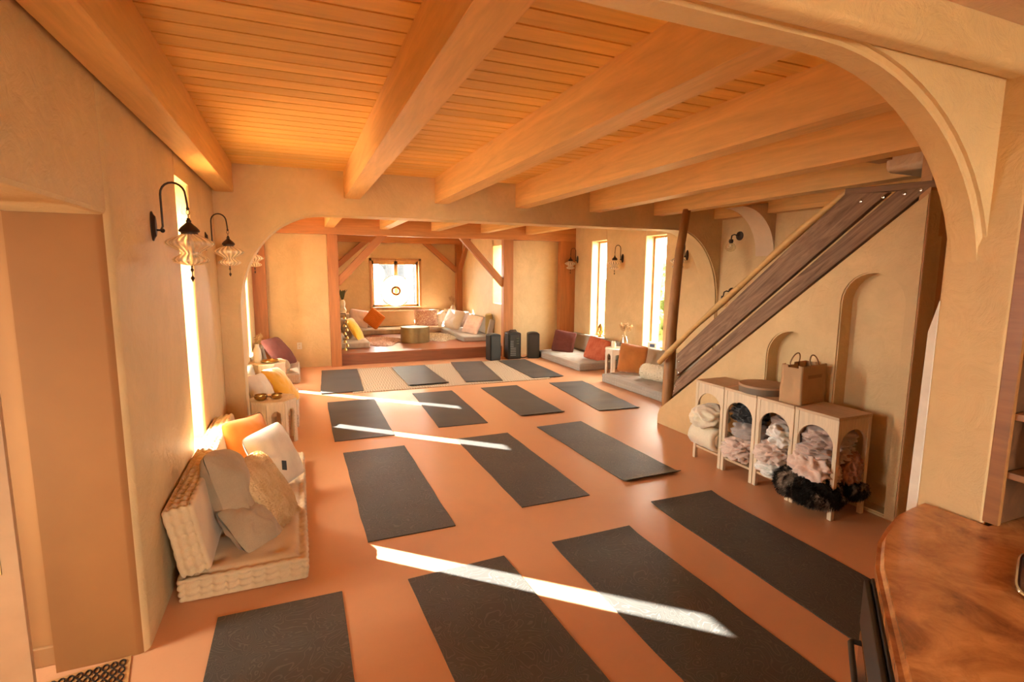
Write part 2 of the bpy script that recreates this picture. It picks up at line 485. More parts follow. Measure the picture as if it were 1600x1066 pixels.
def m_rug():
    m = NT('flatweave rug'); v = m.coord()
    sp = m.n('ShaderNodeSeparateXYZ'); m.l(v, sp.inputs[0])
    zig = m.math('ABSOLUTE', m.math('SUBTRACT', m.math('FRACT', m.math('MULTIPLY', sp.outputs[0], 2.2)), .5))
    yy = m.math('ADD', sp.outputs[1], m.math('MULTIPLY', zig, .5))
    band = m.math('FRACT', m.math('MULTIPLY', yy, 4.5))
    lines = m.math('GREATER_THAN', m.math('FRACT', m.math('MULTIPLY', m.math('ADD', sp.outputs[1], m.math('MULTIPLY', zig, .9)), 22)), .60)
    vert = m.math('GREATER_THAN', m.math('FRACT', m.math('MULTIPLY', sp.outputs[0], 26)), .60)
    sel = m.math('GREATER_THAN', band, .55)
    a = m.math('MULTIPLY', lines, m.math('SUBTRACT', 1, sel)); b = m.math('MULTIPLY', vert, sel)
    col = m.mix(m.math('MULTIPLY', m.math('MAXIMUM', a, b), .8), (.52, .42, .29), (.26, .18, .11))
    m.bump(m.noise(v, 220, 2), .3, .003)
    return m.set(col, .95, 0, .1)
M['rug'] = m_rug()

def m_stripe(name, c1, c2, n=30):
    m = NT(name); v = m.coord(); sp = m.n('ShaderNodeSeparateXYZ'); m.l(v, sp.inputs[0])
    w = m.math('ADD', sp.outputs[2], m.math('MULTIPLY', m.noise(v, 6, 2), .06))
    f = m.math('GREATER_THAN', m.math('FRACT', m.math('MULTIPLY', w, n)), .7)
    m.bump(m.noise(v, 150, 2), .3, .002)
    return m.set(m.mix(f, c1, c2), .9, 0, .2)
M['orangestripe'] = m_stripe('orange ribbed weave', (.66, .21, .03), (.50, .12, .015))
M['swirl'] = None
def m_swirl():
    m = NT('blush embroidered'); v = m.coord(); w = m.noise(v, 5, 2, .5, 2.2)
    ph = m.math('ABSOLUTE', m.math('SUBTRACT', m.math('FRACT', m.math('MULTIPLY', w, 5)), .5))
    col = m.mix(m.ramp(ph, [(.1, (1,1,1)), (.16, (0,0,0))]), (.62,.36,.27), (.85,.72,.52))
    return m.set(col, .85)
M['swirl'] = m_swirl()

# ------------------------------------------------------------------ room shell
LW, RW = -.71, 5.50          # left / right wall faces
YN, YA, YB, YZ = 1.05, 5.75, 10.0, 13.45   # near arch, middle arch, far frame, alcove back
CZ = 2.75

fl = boxo('floor', M['floor'], -3.2, 6.4, -3.6, 14.2, -.15, 0); struct(fl)

# ceiling boards running across the room, each a tongue-and-groove strip
bm = bmesh.new(); y = 1.02
R = random.Random(3)
while y < 13.9:
    w = .135
    xa, xb = (-1.1, 5.9) if y < 10.1 else (.36, 4.27)
    box(bm, xa, xb, y+.007, y+w-.007, CZ+.002, CZ+.03)
    y += w
box(bm, -1.1, 5.9, 1.0, 10.25, CZ+.022, CZ+.12); box(bm, .36, 4.27, 10.25, 13.95, CZ+.022, CZ+.12)
ce = link('ceiling', bm, M['ceiling']); struct(ce)
bm = bmesh.new(); box(bm, -1.1, 2.6, -3.3, 1.0, 2.455, 2.60)
struct(link('ceiling_near', bm, M['plaster_pale']))

WT, WS = 2.36, .46           # slit window head and sill height
LWIN = [(4.07, 4.53), (6.92, 7.38), (8.58, 9.04)]
RWIN = [(6.94, 7.47), (8.70, 9.24)]
def rounded_seg(bm, xf, xo, y0, y1, z0, z1, r0=.03, r1=.03, n=5):
    """wall piece with its visible vertical arrises rounded; xf = room face, xo = outer face"""
    s = 1 if xo < xf else -1
    pts = [(xo, y0)]
    if r0:
        for k in range(n+1):
            a = pi/2*k/n; pts.append((xf-s*(r0-r0*sin(a)), y0+r0-r0*cos(a)))
    else: pts.append((xf, y0))
    if r1:
        for k in range(n+1):
            a = pi/2*k/n; pts.append((xf-s*(r1-r1*cos(a)), y1-r1+r1*sin(a)))
    else: pts.append((xf, y1))
    pts.append((xo, y1))
    prism(bm, pts, 'z', z0, z1)
def slit_wall(name, xf, xo, y0, y1, wins, first_r):
    bm = bmesh.new(); ys = [y0]
    for a, b in wins: ys += [a, b]
    ys.append(y1)
    for i in range(0, len(ys), 2):
        rounded_seg(bm, xf, xo, ys[i], ys[i+1], 0, CZ+.1, first_r if i == 0 else .02, .02 if i < len(ys)-2 else 0)
    for a, b in wins:
        rounded_seg(bm, xf, xo, a-.001, b+.001, 0, WS, 0, 0)
        rounded_seg(bm, xf, xo, a-.001, b+.001, WT, CZ+.1, 0, 0)
    return struct(link(name, bm, M['plaster'], None, True))
wl = slit_wall('wall_left', LW, LW-.34, 2.66, 10.22, LWIN, .05)
slit_wall('wall_right', RW, RW+.34, 1.0, 10.22, RWIN, 0)
# the recess reveal gets deeper orange plaster, darkened to paint in its shade
wl.data.materials.append(m_plain('shaded orange reveal', (.30, .125, .03), .75, 0, .06, 3, .05))
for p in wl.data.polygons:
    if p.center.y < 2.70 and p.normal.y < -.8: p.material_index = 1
# door recess in the near left wall and the lobby behind it
bm = bmesh.new()
box(bm, LW-.34, LW, .70, 2.66, 1.97, CZ+.1, .02)
box(bm, LW-.34, LW, -3.4, .70, 0, CZ+.1)
struct(link('wall_left_near', bm, M['plaster']))
bm = bmesh.new()
box(bm, -2.6, LW-.34, 2.74, 2.9, 0, CZ)
prism(bm, [(.4, 0), (2.9, 0), (2.9, CZ), (.4, CZ)], 'x', -2.75, -2.6, [[(1.9, .85), (2.5, .85), (2.5, 2.0), (1.9, 2.0)]]); box(bm, -2.75, LW-.34, .3, .45, 0, CZ); box(bm, -2.75, LW-.30, .3, 2.9, 2.3, 2.45)
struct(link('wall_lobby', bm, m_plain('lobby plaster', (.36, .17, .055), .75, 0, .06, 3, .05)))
bm = bmesh.new(); box(bm, -2.6, LW-.34, 2.722, 2.74, 0, .09, .004)
struct(link('baseboard_lobby', bm, m_plain('lobby base', (.34, .17, .06), .7, 0, .05, 3, .05)))
# half-open pale door whose latch edge stands in the recess
d1 = bpy.data.objects.new('door_1', None); COL.objects.link(d1); struct(d1)
d1.location = (-.955, 2.27, 0); d1.rotation_euler = (0, 0, radians(12))
boxo('door_panel', m_plain('pale door paint', (.46, .30, .17), .4, 0, .06), -.80, 0, -.04, 0, .012, 2.03, d1, .003)
bm = bmesh.new(); box(bm, -.085, -.045, -.046, -.04, .70, .92, .002)
hp = link('lock_plate', bm, M['brassdull'], d1, True); 
bm = bmesh.new(); tube(bm, [(-.065,-.045,.86), (-.065,-.085,.86), (-.085,-.095,.86), (-.17,-.095,.855)], .008)
link('door_handle', bm, M['brass'], d1, True)

# plaster wall with the wide flat arch across the middle of the room
def ell(cx, cz, a, b, t0, t1, n=16):
    return [(cx+a*cos(t0+(t1-t0)*k/n), cz+b*sin(t0+(t1-t0)*k/n)) for k in range(n+1)]
AZ = 2.315
arc = [(-.53, 0), (-.53, 1.30)] + ell(.27, 1.35, .80, AZ-1.35, pi, pi/2)[1:] + ell(4.72, 1.32, .745, AZ-1.32, pi/2, 0) + [(5.465, 0)]
bm = bmesh.new()
prism(bm, [(LW-.1, 0)] + arc + [(RW+.1, 0), (RW+.1, CZ+.06), (LW-.1, CZ+.06)], 'y', YA, YA+.33)
es = [e for e in bm.edges if len(e.link_faces) == 2 and e.calc_face_angle(0) > 1.2 and abs(e.verts[0].co.y-e.verts[1].co.y) < 1e-5 and max(v.co.z for v in e.verts) < AZ+.01]
bmesh.ops.bevel(bm, geom=es, offset=.018, segments=2, affect='EDGES')
struct(link('wall_middle', bm, M['plaster'], None, True))

# near wall: the arch we look out through, its pillar at the right
CX = 2.03
arcn = [(LW-.05, 2.335), (1.25, 2.335)] + ell(1.25, 1.68, CX-1.25+.012, 2.335-1.68, pi/2, 0)[1:] 
bm = bmesh.new()
prism(bm, [(LW-.05, CZ+.06)] + arcn + [(CX+.012, 0), (5.6, 0), (5.6, CZ+.06)], 'y', .99, 1.10)
es = [e for e in bm.edges if len(e.link_faces) == 2 and e.calc_face_angle(0) > 1.2 and abs(e.verts[0].co.y-e.verts[1].co.y) < 1e-5 and .01 < max(v.co.z for v in e.verts) < 2.34 and min(v.co.x for v in e.verts) < 2.1]
bmesh.ops.bevel(bm, geom=es, offset=.02, segments=3, affect='EDGES')
struct(link('wall_near', bm, M['plaster'], None, True))
bm = bmesh.new()
rounded_seg(bm, CX, CX+.5, .905, 1.105, 0, 2.6, .012, .012)
box(bm, 2.52, 2.66, -3.3, 1.0, 0, 2.6)
struct(link('wall_pillar', bm, M['plaster'], None, True))
bm = bmesh.new(); box(bm, LW-.02, CX+.02, .925, .995, 2.336, 2.47, .022, 3)
struct(link('trim_lintel', bm, M['plaster'], None, True))
bm = bmesh.new(); prism(bm, [(1.10, 0), (1.10, 1.66), (1.125, 1.55), (1.14, 0)], 'x', CX-.003, CX+.02)
struct(link('trim_lit_corner', bm, M['white']))  # white wedge paints in the light caught by the pillar's far corner

# kitchen end behind the viewer, with an unseen window opening added as fill light
bm = bmesh.new()
prism(bm, [(LW-.1, 0), (2.6, 0), (2.6, 2.6), (LW-.1, 2.6)], 'y', -3.3, -3.15, [[(.9, .9), (2.2, .9), (2.2, 2.0), (.9, 2.0)]])
struct(link('wall_back', bm, M['plaster']))

# wall under the stairs with its two arched niches
def niche(y0, y1, z0, zt, n=14):
    r = (y1-y0)/2
    return [(y0, z0)] + [(y0+r-r*cos(pi*k/n), zt-r+r*sin(pi*k/n)) for k in range(n+1)] + [(y1, z0)]
NX = 3.83
stair_prof = [(4.86, 0), (4.86, .10), (4.83, .18), (2.20, 2.29), (2.20, 0)]
nichs = [niche(2.285, 2.735, .03, 1.755), niche(2.91, 3.38, .30, 1.262)]
bm = bmesh.new()
prism(bm, stair_prof, 'x', NX, NX+.13, nichs)
prism(bm, [(4.1, 0), (2.2, 0), (2.2, 2.0), (2.5, 1.95), (3.9, .78)], 'x', NX+.125, NX+.17)
es = [e for e in bm.edges if len(e.link_faces) == 2 and e.calc_face_angle(0) > 1.0 and abs(e.verts[0].co.x-NX) < 1e-4 and abs(e.verts[1].co.x-NX) < 1e-4]
bmesh.ops.bevel(bm, geom=es, offset=.010, segments=2, affect='EDGES')
struct(link('wall_stairs', bm, M['plaster'], None, True))
bm = bmesh.new(); box(bm, NX+.005, RW+.1, 2.202, 2.27, 0, CZ)
struct(link('wall_stair_end', bm, m_plaster('shaded stair end', (.55, .30, .13))))  # end face turned from the windows; its shade is put into the darker colour
bm = bmesh.new(); box(bm, 3.98, RW+.02, 1.3, 2.62, 2.47, CZ+.02, .05, 4)
struct(link('wall_bulkhead', bm, M['plaster_pale'], None, True))

# right wall bracket arch over the stairs
bm = bmesh.new()
bk = [(RW+.02, 2.62)] + [(4.95+.545*sin(pi/2*k/12), 1.98+.56*cos(pi/2*k/12)) for k in range(13)] + [(RW+.02, 1.90)]
prism(bm, bk[::-1], 'y', 4.86, 5.14)
struct(link('wall_bracket', bm, M['plaster_pale'], None, True))

# far timber frame with plaster infill, then the alcove
bm = bmesh.new()
box(bm, LW-.02, .60, YB+.06, YB+.2, 0, CZ+.02); box(bm, 3.98, RW+.02, YB+.06, YB+.2, 0, CZ+.02)
struct(link('wall_far', bm, M['plaster']))
bm = bmesh.new()
prism(bm, [(.3, .0), (4.3, .0), (4.3, CZ+.02), (.3, CZ+.02)], 'y', YZ, YZ+.3, [[(1.72, .84), (2.90, .84), (2.90, 2.0), (1.72, 2.0)]])
struct(link('wall_alcove_back', bm, M['plaster']))
bm = bmesh.new(); box(bm, .38, .60, YB+.2, YZ+.1, 0, CZ+.02)
struct(link('wall_alcove_left', bm, M['plaster']))
bm = bmesh.new(); box(bm, 4.02, 4.25, YB+.2, YZ+.1, 0, 1.05); box(bm, 4.02, 4.25, YB+.2, 10.42, 1.05, CZ); box(bm, 4.02, 4.25, 10.95, YZ+.1, 1.05, CZ); box(bm, 4.02, 4.25, 10.4, 11.0, 2.3, CZ)
struct(link('wall_alcove_right', bm, M['plaster']))
# ------------------------------------------------------------------ windows
def window_slit(n, xf, s, a, b, pane_off=.27):
    """narrow fixed light set deep in the wall; s = +1 for the left wall (outside is -x)"""
    w = bpy.data.objects.new('window_%d' % n, None); COL.objects.link(w); struct(w)
    x = xf - s*pane_off
    bm = bmesh.new(); t = .035
    for (y0, y1, z0, z1) in ((a, a+t, WS, WT), (b-t, b, WS, WT), (a+t, b-t, WS, WS+t), (a+t, b-t, WT-t, WT)):
        box(bm, x-.03, x+.03, y0, y1, z0, z1, .004)
    link('window_frame', bm, M['frame'], w, True)
    bm = bmesh.new(); box(bm, x-.003, x+.003, a+t-.004, b-t+.004, WS+t-.004, WT-t+.004)
    link('window_pane', bm, M['glass'], w)
    return w
for i, (a, b) in enumerate(LWIN): window_slit(i+1, LW, 1, a, b)
for i, (a, b) in enumerate(RWIN): window_slit(i+4, RW, -1, a, b, .2)
w6 = bpy.data.objects.new('window_6', None); COL.objects.link(w6); struct(w6)
bm = bmesh.new(); t = .06; yw = YZ+.12
for (x0, x1, z0, z1) in ((1.72, 1.72+t, .84, 2.0), (2.90-t, 2.90, .84, 2.0), (1.72, 2.90, .84, .84+t), (1.72, 2.90, 2.0-t-.03, 2.0), (2.28, 2.37, .84, 2.0)):
    box(bm, x0, x1, yw-.04, yw+.04, z0, z1, .006)
link('window_frame', bm, M['frame'], w6, True)
bm = bmesh.new(); box(bm, 1.75, 2.30, yw-.004, yw+.004, .88, 1.95); box(bm, 2.35, 2.87, yw-.004, yw+.004, .88, 1.95)
link('window_pane', bm, M['glass'], w6)
bm = bmesh.new(); box(bm, 1.66, 2.96, YZ-.06, YZ+.1, .80, .84, .01)
link('window_sill', bm, M['frame'], w6, True)
bm = bmesh.new()
for (x0, x1, z0, z1) in ((1.66, 1.72, .84, 2.06), (2.90, 2.96, .84, 2.06), (1.66, 2.96, 2.0, 2.06)): box(bm, x0, x1, YZ-.015, YZ+.02, z0, z1, .004)
link('window_casing', bm, M['frame'], w6, True)

# ------------------------------------------------------------------ timbers
def beam(label, mat, x0, x1, y0, y1, z0, z1, name='ceiling_beam', cat='beam', group=None, bev=.005):
    o = root(name, label, cat, ((x0+x1)/2, (y0+y1)/2, z0), group=group) if False else None
    bm = bmesh.new(); X, Y = (x0+x1)/2, (y0+y1)/2
    box(bm, x0-X, x1-X, y0-Y, y1-Y, 0, z1-z0, bev)
    o = link(name, bm, mat, None, True); o.location = (X, Y, z0)
    return tag(o, label, cat, group)
BT = CZ+.01
BX = [(-.69, -.53), (.48, .64), (1.43, 1.59), (2.385, 2.545), (3.375, 3.535), (4.34, 4.50)]
LB = ['heavy fir beam tight against the near left wall above the hanging lamps',
      'fir ceiling beam in the near room, next to the one along the left wall',
      'fir ceiling beam in the near room passing over the middle of the mats',
      'fir ceiling beam in the near room over the right-hand mats',
      'fir ceiling beam in the near room, second away from the stair boards',
      'fir ceiling beam just above the stair handrail and boards']
for (a, b), l in zip(BX, LB):
    y0 = 1.08 if a < 4 else 2.45
    beam(l, M['beam'], a, b, y0, YA+.06, 2.485, BT, group='main room ceiling beams')
beam('fir beam along the right wall above the stairs', M['beam'], RW-.15, RW+.02, 2.3, YA+.05, 2.475, BT)
beam('short dark fir header beam framing the stair opening', M['beamx'], 3.54, 4.05, 2.56, 2.70, 2.56, BT)
beam('short dark fir trimmer beam beside the plaster bulkhead of the stair opening', M['beam'], 3.86, 4.0, 1.12, 2.555, 2.585, BT)
l2 = ['first', 'second', 'third', 'fourth', 'fifth']
for (a, b), l in zip(BX[1:], ['above the left post', 'left of the alcove middle', 'right of the alcove middle', 'left of the right post', 'above the black speakers']):
    beam('fir joist in the back room beyond the flat arch, ' + l, M['beam'], a, b, YA+.30, YB-.07, 2.50, BT, 'ceiling_joist', 'beam', 'back room joists')
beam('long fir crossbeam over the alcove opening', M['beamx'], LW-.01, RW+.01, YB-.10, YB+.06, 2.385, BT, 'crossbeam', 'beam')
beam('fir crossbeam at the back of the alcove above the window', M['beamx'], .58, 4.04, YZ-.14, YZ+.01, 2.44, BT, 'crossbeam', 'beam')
def post(label, x0, x1, y0, y1, z1=2.39, mat='post', name='timber_post'):
    return beam(label, M[mat], x0, x1, y0, y1, 0, z1, name, 'post')
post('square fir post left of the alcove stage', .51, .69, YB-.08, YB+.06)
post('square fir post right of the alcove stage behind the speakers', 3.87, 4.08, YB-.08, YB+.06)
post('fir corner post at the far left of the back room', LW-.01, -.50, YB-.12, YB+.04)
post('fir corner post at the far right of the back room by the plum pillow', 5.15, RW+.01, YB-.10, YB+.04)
o = beam('slim fir post in the back right corner of the alcove', M['post'], 3.86, 4.03, YZ-.15, YZ+.01, .22, 2.44, 'timber_post', 'post')
def brace(label, p0, p1, w=.13, d=.10):
    p0, p1 = Vector(p0), Vector(p1); v = p1-p0
    bm = bmesh.new(); box(bm, -d/2, d/2, -w/2, w/2, 0, v.length, .006)
    o = link('timber_brace', bm, M['post'], None, True); o.location = p0
    zq = v.to_track_quat('Z', 'Y'); o.rotation_mode = 'QUATERNION'; o.rotation_quaternion = zq
    return tag(o, label, 'brace')
brace('diagonal fir brace from the left post up to the alcove crossbeam', (.66, YB-.01, 1.52), (1.55, YB-.01, 2.46))
brace('diagonal fir brace from the right post up to the alcove crossbeam', (3.90, YB-.01, 1.48), (2.98, YB-.01, 2.46))
brace('rear diagonal fir brace at the left of the alcove window', (.62, YZ-.07, 1.62), (1.62, YZ-.07, 2.50))
brace('rear diagonal fir brace at the right of the alcove window', (3.90, YZ-.07, 1.75), (3.02, YZ-.07, 2.50))
brace('small fir brace along the right side of the alcove', (3.96, YZ-.12, 1.78), (3.96, YZ-.95, 2.62), .10, .10)

# alcove stage
st = root('alcove_stage', 'raised reddish wooden stage floor filling the alcove', 'platform', (2.3, YB, 0))
boxo('stage_top', M['platform'], -1.69, 1.71, .02, YZ-YB-.005, .19, .22, st, .004)
boxo('stage_riser', m_wood('stage riser', (.24, .085, .035), 'x', .8, .8, .4, False, False), -1.61, 1.57, .03, .06, 0, .19, st)

# ------------------------------------------------------------------ mats and rug
MATS = {
 'A': [(-.46,2.81),(.14,2.81),(.16,1.08),(-.44,1.08)], 'B': [(.53,2.79),(1.13,2.82),(1.175,1.09),(.575,1.06)],
 'C': [(1.43,2.83),(2.03,2.84),(2.09,1.11),(1.49,1.10)], 'D': [(2.43,3.10),(3.01,3.09),(2.96,1.36),(2.38,1.37)],
 'E': [(.34,5.10),(.94,5.11),(.92,3.30),(.34,3.30)], 'F': [(1.45,5.12),(2.04,5.12),(2.07,3.40),(1.49,3.39)], 'G': [(2.45,5.20),(3.03,5.22),(3.03,3.50),(2.46,3.50)],
 'H': [(.27,7.22),(.89,7.20),(.90,5.49),(.30,5.48)], 'I': [(1.43,7.33),(2.02,7.31),(2.0,5.56),(1.43,5.58)], 'J': [(2.49,7.33),(3.06,7.31),(3.04,5.65),(2.45,5.66)], 'K': [(3.60,7.30),(4.15,7.23),(4.08,5.49),(3.49,5.52)],
 'L': [(.28,9.54),(.88,9.51),(.86,7.70),(.27,7.73)], 'M': [(1.48,9.46),(2.11,9.46),(2.13,7.77),(1.53,7.77)], 'N': [(2.57,9.59),(3.16,9.51),(3.07,7.65),(2.47,7.74)], 'O': [(3.55,9.44),(4.11,9.44),(4.09,7.64),(3.54,7.68)]}
MLAB = {
 'A': 'black patterned yoga mat at the near left, in front of the taupe floor sofa',
 'B': 'black patterned yoga mat second from left in the nearest row, its far end sunlit',
 'C': 'black patterned yoga mat in the nearest row with a broad sun patch across it',
 'D': 'black patterned yoga mat in the nearest row beside the kitchen counter, right of the others',
 'E': 'black patterned yoga mat lying beside the taupe floor sofa, left in the second row',
 'F': 'black yoga mat in the middle of the second row, sun stripe across its far end',
 'G': 'black yoga mat right in the second row, near edge curled up, before the blanket shelves',
 'H': 'black yoga mat at the left of the third row under two sun stripes',
 'I': 'black yoga mat second from left in the third row with a thin sun stripe',
 'J': 'plain black yoga mat second from right in the third row',
 'K': 'rippled black yoga mat at the right of the third row near the grey floor sofa',
 'L': 'dark yoga mat leftmost in the farthest row at the left end of the rug',
 'M': 'dark yoga mat second from left on the woven rug in the farthest row',
 'N': 'dark yoga mat third from left on the woven rug in the farthest row',
 'O': 'dark yoga mat rightmost in the farthest row in front of the speakers'}
for k, q in MATS.items():
    tl, tr, br, bl = [Vector(p) for p in q]
    c = (tl+tr+br+bl)/4
    ax = ((tr-tl)+(br-bl)).normalized(); rot = atan2(ax.y, ax.x)
    w = ((tr-tl).length+(br-bl).length)/2; L = ((tl-bl).length+(tr-br).length)/2
    z0 = .012 if k in 'LMNO' else .0
    bm = bmesh.new(); nx, ny = 12, 44
    sd = ord(k)
    curl = {'G': .022, 'J': .012, 'M': .018, 'K': .008}.get(k, 0)
    rip = {'K': .010, 'H': .007, 'G': .005, 'O': .006, 'C': .005, 'D': .006}.get(k, .0035)
    def mp(p, sd=sd, curl=curl, rip=rip, L=L, w=w, k=k):
        z = p.z + rip*max(0, noise.noise(Vector((p.x*1.3, p.y*(5 if k == 'K' else 2.6), sd*1.7)))*1.3)
        near = (p.y+L/2)
        if near < .07: z += curl*(1-near/.07)**1.5
        far = L/2-p.y
        if k in 'CD' and far < .10: z += .012*(1-far/.1)
        ex = .006*noise.noise(Vector((p.y*3, sd, 0)))
        return Vector((p.x+ex, p.y, z))
    gridbox(bm, w, L, .006, nx, ny, 1, mp)
    o = link('yoga_mat', bm, M['mat_pat'] if k in 'ABCDEFG' else M['mat_plain'], None, True)
    o.location = (c.x, c.y, z0); o.rotation_euler = (0, 0, rot)
    tag(o, MLAB[k], 'yoga mat', 'yoga mats laid out in rows')
bm = bmesh.new(); gridbox(bm, 3.12, 1.92, .009, 30, 20, 1, lambda p: Vector((p.x, p.y+.03*p.x*-.35, p.z)))
rg = link('area_rug', bm, M['rug'], None, True); rg.location = (2.24, 8.57, 0); rg.rotation_euler = (0, 0, radians(-.8))
tag(rg, 'beige flatweave rug with brown zigzag lines under the farthest row of mats', 'rug')

# ------------------------------------------------------------------ floor sofas
def sofa(label, loc, rot, W, L, H, mseat, mback, backh=.42, backt=.15, nt=(2,5), bt=(1,5), res=.025, lean=10, backL=None, boff=0, stitch=.055, group=None, piping=None):
    """seat mattress on the floor (x from 0 at the wall to W), backrest leaning on the wall"""
    r = root('floor_sofa', label, 'floor sofa', loc, rot, group)
    s = link('seat_cushion', mattress(W, L, H, nt, res, stitch=stitch), mseat, r, 'all'); s.location = (W/2, 0, 0)
    bl = backL or L
    b = link('back_cushion', mattress(backh, bl, backt, bt, res, stitch=stitch, seed=3), mback, r, 'all')
    # stand the cushion on its edge, leaning
    a = radians(90+lean)
    b.rotation_euler = (0, -a, 0)
    b.location = (backt*.985+sin(radians(lean))*backh/2-.042, boff, H+cos(radians(lean))*backh/2+backt*sin(radians(lean))*.8)
    return r
s1 = sofa('taupe velvet floor sofa with tufted back against the near left wall', (-.665, 3.96, 0), (0,0,0), .655, 1.92, .135, M['sofa_taupe'], M['sofa_taupe'], .40, .15, (2,6), (1,6), .0115, 10, stitch=.064)
s2 = sofa('beige checked floor sofa along the left wall of the back room, holding the gold pillow', (-.69, 6.86, 0), (0,0,0), .64, 1.46, .16, M['sofa_beige'], M['sofa_greyplain'], .36, .13, (2,4), (1,4), .03, 12)
s3 = sofa('beige checked floor sofa in the far left corner, holding the big plum pillow', (-.69, 9.25, 0), (0,0,0), .66, 1.25, .16, M['sofa_beige'], M['sofa_greyplain'], .32, .13, (2,4), (1,4), .03, 12)
s4 = sofa('grey checked floor sofa by the far right corner with plum and coral pillows', (5.47, 8.85, 0), (0,0,pi), .93, 1.78, .14, M['sofa_grey'], M['sofa_greyplain'], .34, .13, (3,5), (1,4), .03, 12)
s5 = sofa('grey checked floor sofa under the right window beside the log post', (5.47, 6.37, 0), (0,0,pi+radians(1.5)), 1.0, 1.50, .14, M['sofa_grey'], M['sofa_greyplain'], .36, .13, (3,5), (1,4), .03, 12)

def pillow(label, loc, rot, w, h, t, mat, seed=1, furn=0, furl=.03, group='throw pillows', wr=.012, droop=.4, name='throw_pillow', furw=.004, comb=None, **kw):
    bm = pillow_bm(w, h, t, seed=seed, wr=wr, **kw)
    if furn: fur(bm, furn, furl, furw, droop, .5, seed, comb)
    o = link(name, bm, mat, None, 'all', normals=not furn)
    o.location = loc; o.rotation_euler = [radians(a) for a in rot]
    return tag(o, label, 'pillow', group)
def bolster(label, loc, rot, r, L, mat, furn=0, furl=.02, group='throw pillows'):
    bm = bmesh.new(); prof = [(0, -L/2)]
    for k in range(1, 7): prof.append((r*sin(pi/2*k/6), -L/2+r*.45*(1-cos(pi/2*k/6))))
    for k in range(1, 10): prof.append((r*(1+.03*sin(k*1.7)), -L/2+r*.45+(L-r*.9)*k/10))
    for k in range(0, 6): prof.append((r*cos(pi/2*k/6), L/2-r*.45+r*.45*sin(pi/2*k/6)))
    prof.append((0, L/2))
    lathe(bm, prof, 28)
    for v in bm.verts: v.co += noise.noise_vector(v.co*9)*.008
    if furn: fur(bm, furn, furl, .004, .2, .5, 3)
    o = link('bolster_pillow', bm, mat, None, 'all', normals=not furn); o.location = loc; o.rotation_euler = [radians(a) for a in rot]
    return tag(o, label, 'pillow', group)

# pillows on the taupe sofa
pillow('tan and cream long-fur pillow leaning among the pillows of the taupe sofa', (-.255, 3.60, .345), (-34, 4, 68), .40, .50, .18, M['furtan'], 2, 20000, .05, droop=.5, furw=.0026, comb=(.1,-.1,-.9))
pillow('grey plush pillow standing against the taupe sofa back', (-.44, 3.50, .40), (-22, 10, 74), .36, .54, .26, M['greyplush'], 3, wr=.03)
pillow('grey plush pillow slumped low on the taupe sofa seat', (-.325, 3.34, .225), (-50, 10, 52), .34, .32, .19, M['greyplush'], 5, wr=.03)
p = pillow('cream canvas pillow with a small black tag on the taupe sofa', (-.215, 4.12, .375), (-26, -4, 54), .42, .47, .17, M['cream'], 6)
bm = bmesh.new(); box(bm, -.02, .02, -.089, -.083, -.13, -.06, .001)
q = link('fabric_tag', bm, M['label'], p); q.rotation_euler = (0, radians(30), 0)
pillow('bright orange pillow half hidden behind the cream pillow on the taupe sofa', (-.40, 4.38, .40), (-18, 2, 50), .42, .46, .15, M['orange'], 7)

# pillows on the left back-room sofas
pillow('golden yellow velvet pillow leaning on the beige checked sofa behind the octagonal table', (-.24, 6.72, .385), (-36, 4, 62), .42, .50, .15, M['gold'], 8)
pillow('sunlit cream pillow on the beige checked sofa nearest the left wall', (-.44, 6.36, .40), (-24, 4, 62), .40, .42, .16, M['cream'], 9)
pillow('rust velvet pillow peeping between the cream pillows on the beige checked sofa', (-.36, 6.55, .35), (-24, 4, 60), .36, .36, .12, M['rust'], 10)
bolster('round ivory pillow behind the golden pillow on the beige sofa', (-.36, 7.05, .40), (80, 0, 10), .13, .26, M['cream'])
pillow('large plum wool pillow in the far left corner', (-.33, 9.25, .43), (-38, 0, 62), .56, .56, .18, M['plum'], 11)
bolster('round grey bolster on the far left corner sofa', (-.30, 8.78, .27), (86, 0, 20), .11, .30, M['greyplush'])

# pillows on the right sofas
pillow('plum wool pillow on the far right sofa by the corner post', (4.94, 9.30, .345), (-14, 6, -52), .50, .46, .15, M['plum'], 12)
pillow('shaggy coral pillow leaning on the far right sofa', (5.06, 8.22, .335), (-14, 14, -50), .44, .44, .14, M['coral'], 13, 3500, .025, droop=.2)
pillow('rust brown velvet pillow on the grey sofa beside the white octagonal table', (4.92, 6.92, .37), (-10, 5, -48), .46, .48, .14, M['rust'], 14)
bolster('fluffy ivory bolster on the grey sofa next to the log post', (4.90, 6.22, .26), (90, 0, 14), .115, .62, M['ivoryfleece'], 3000, .012)

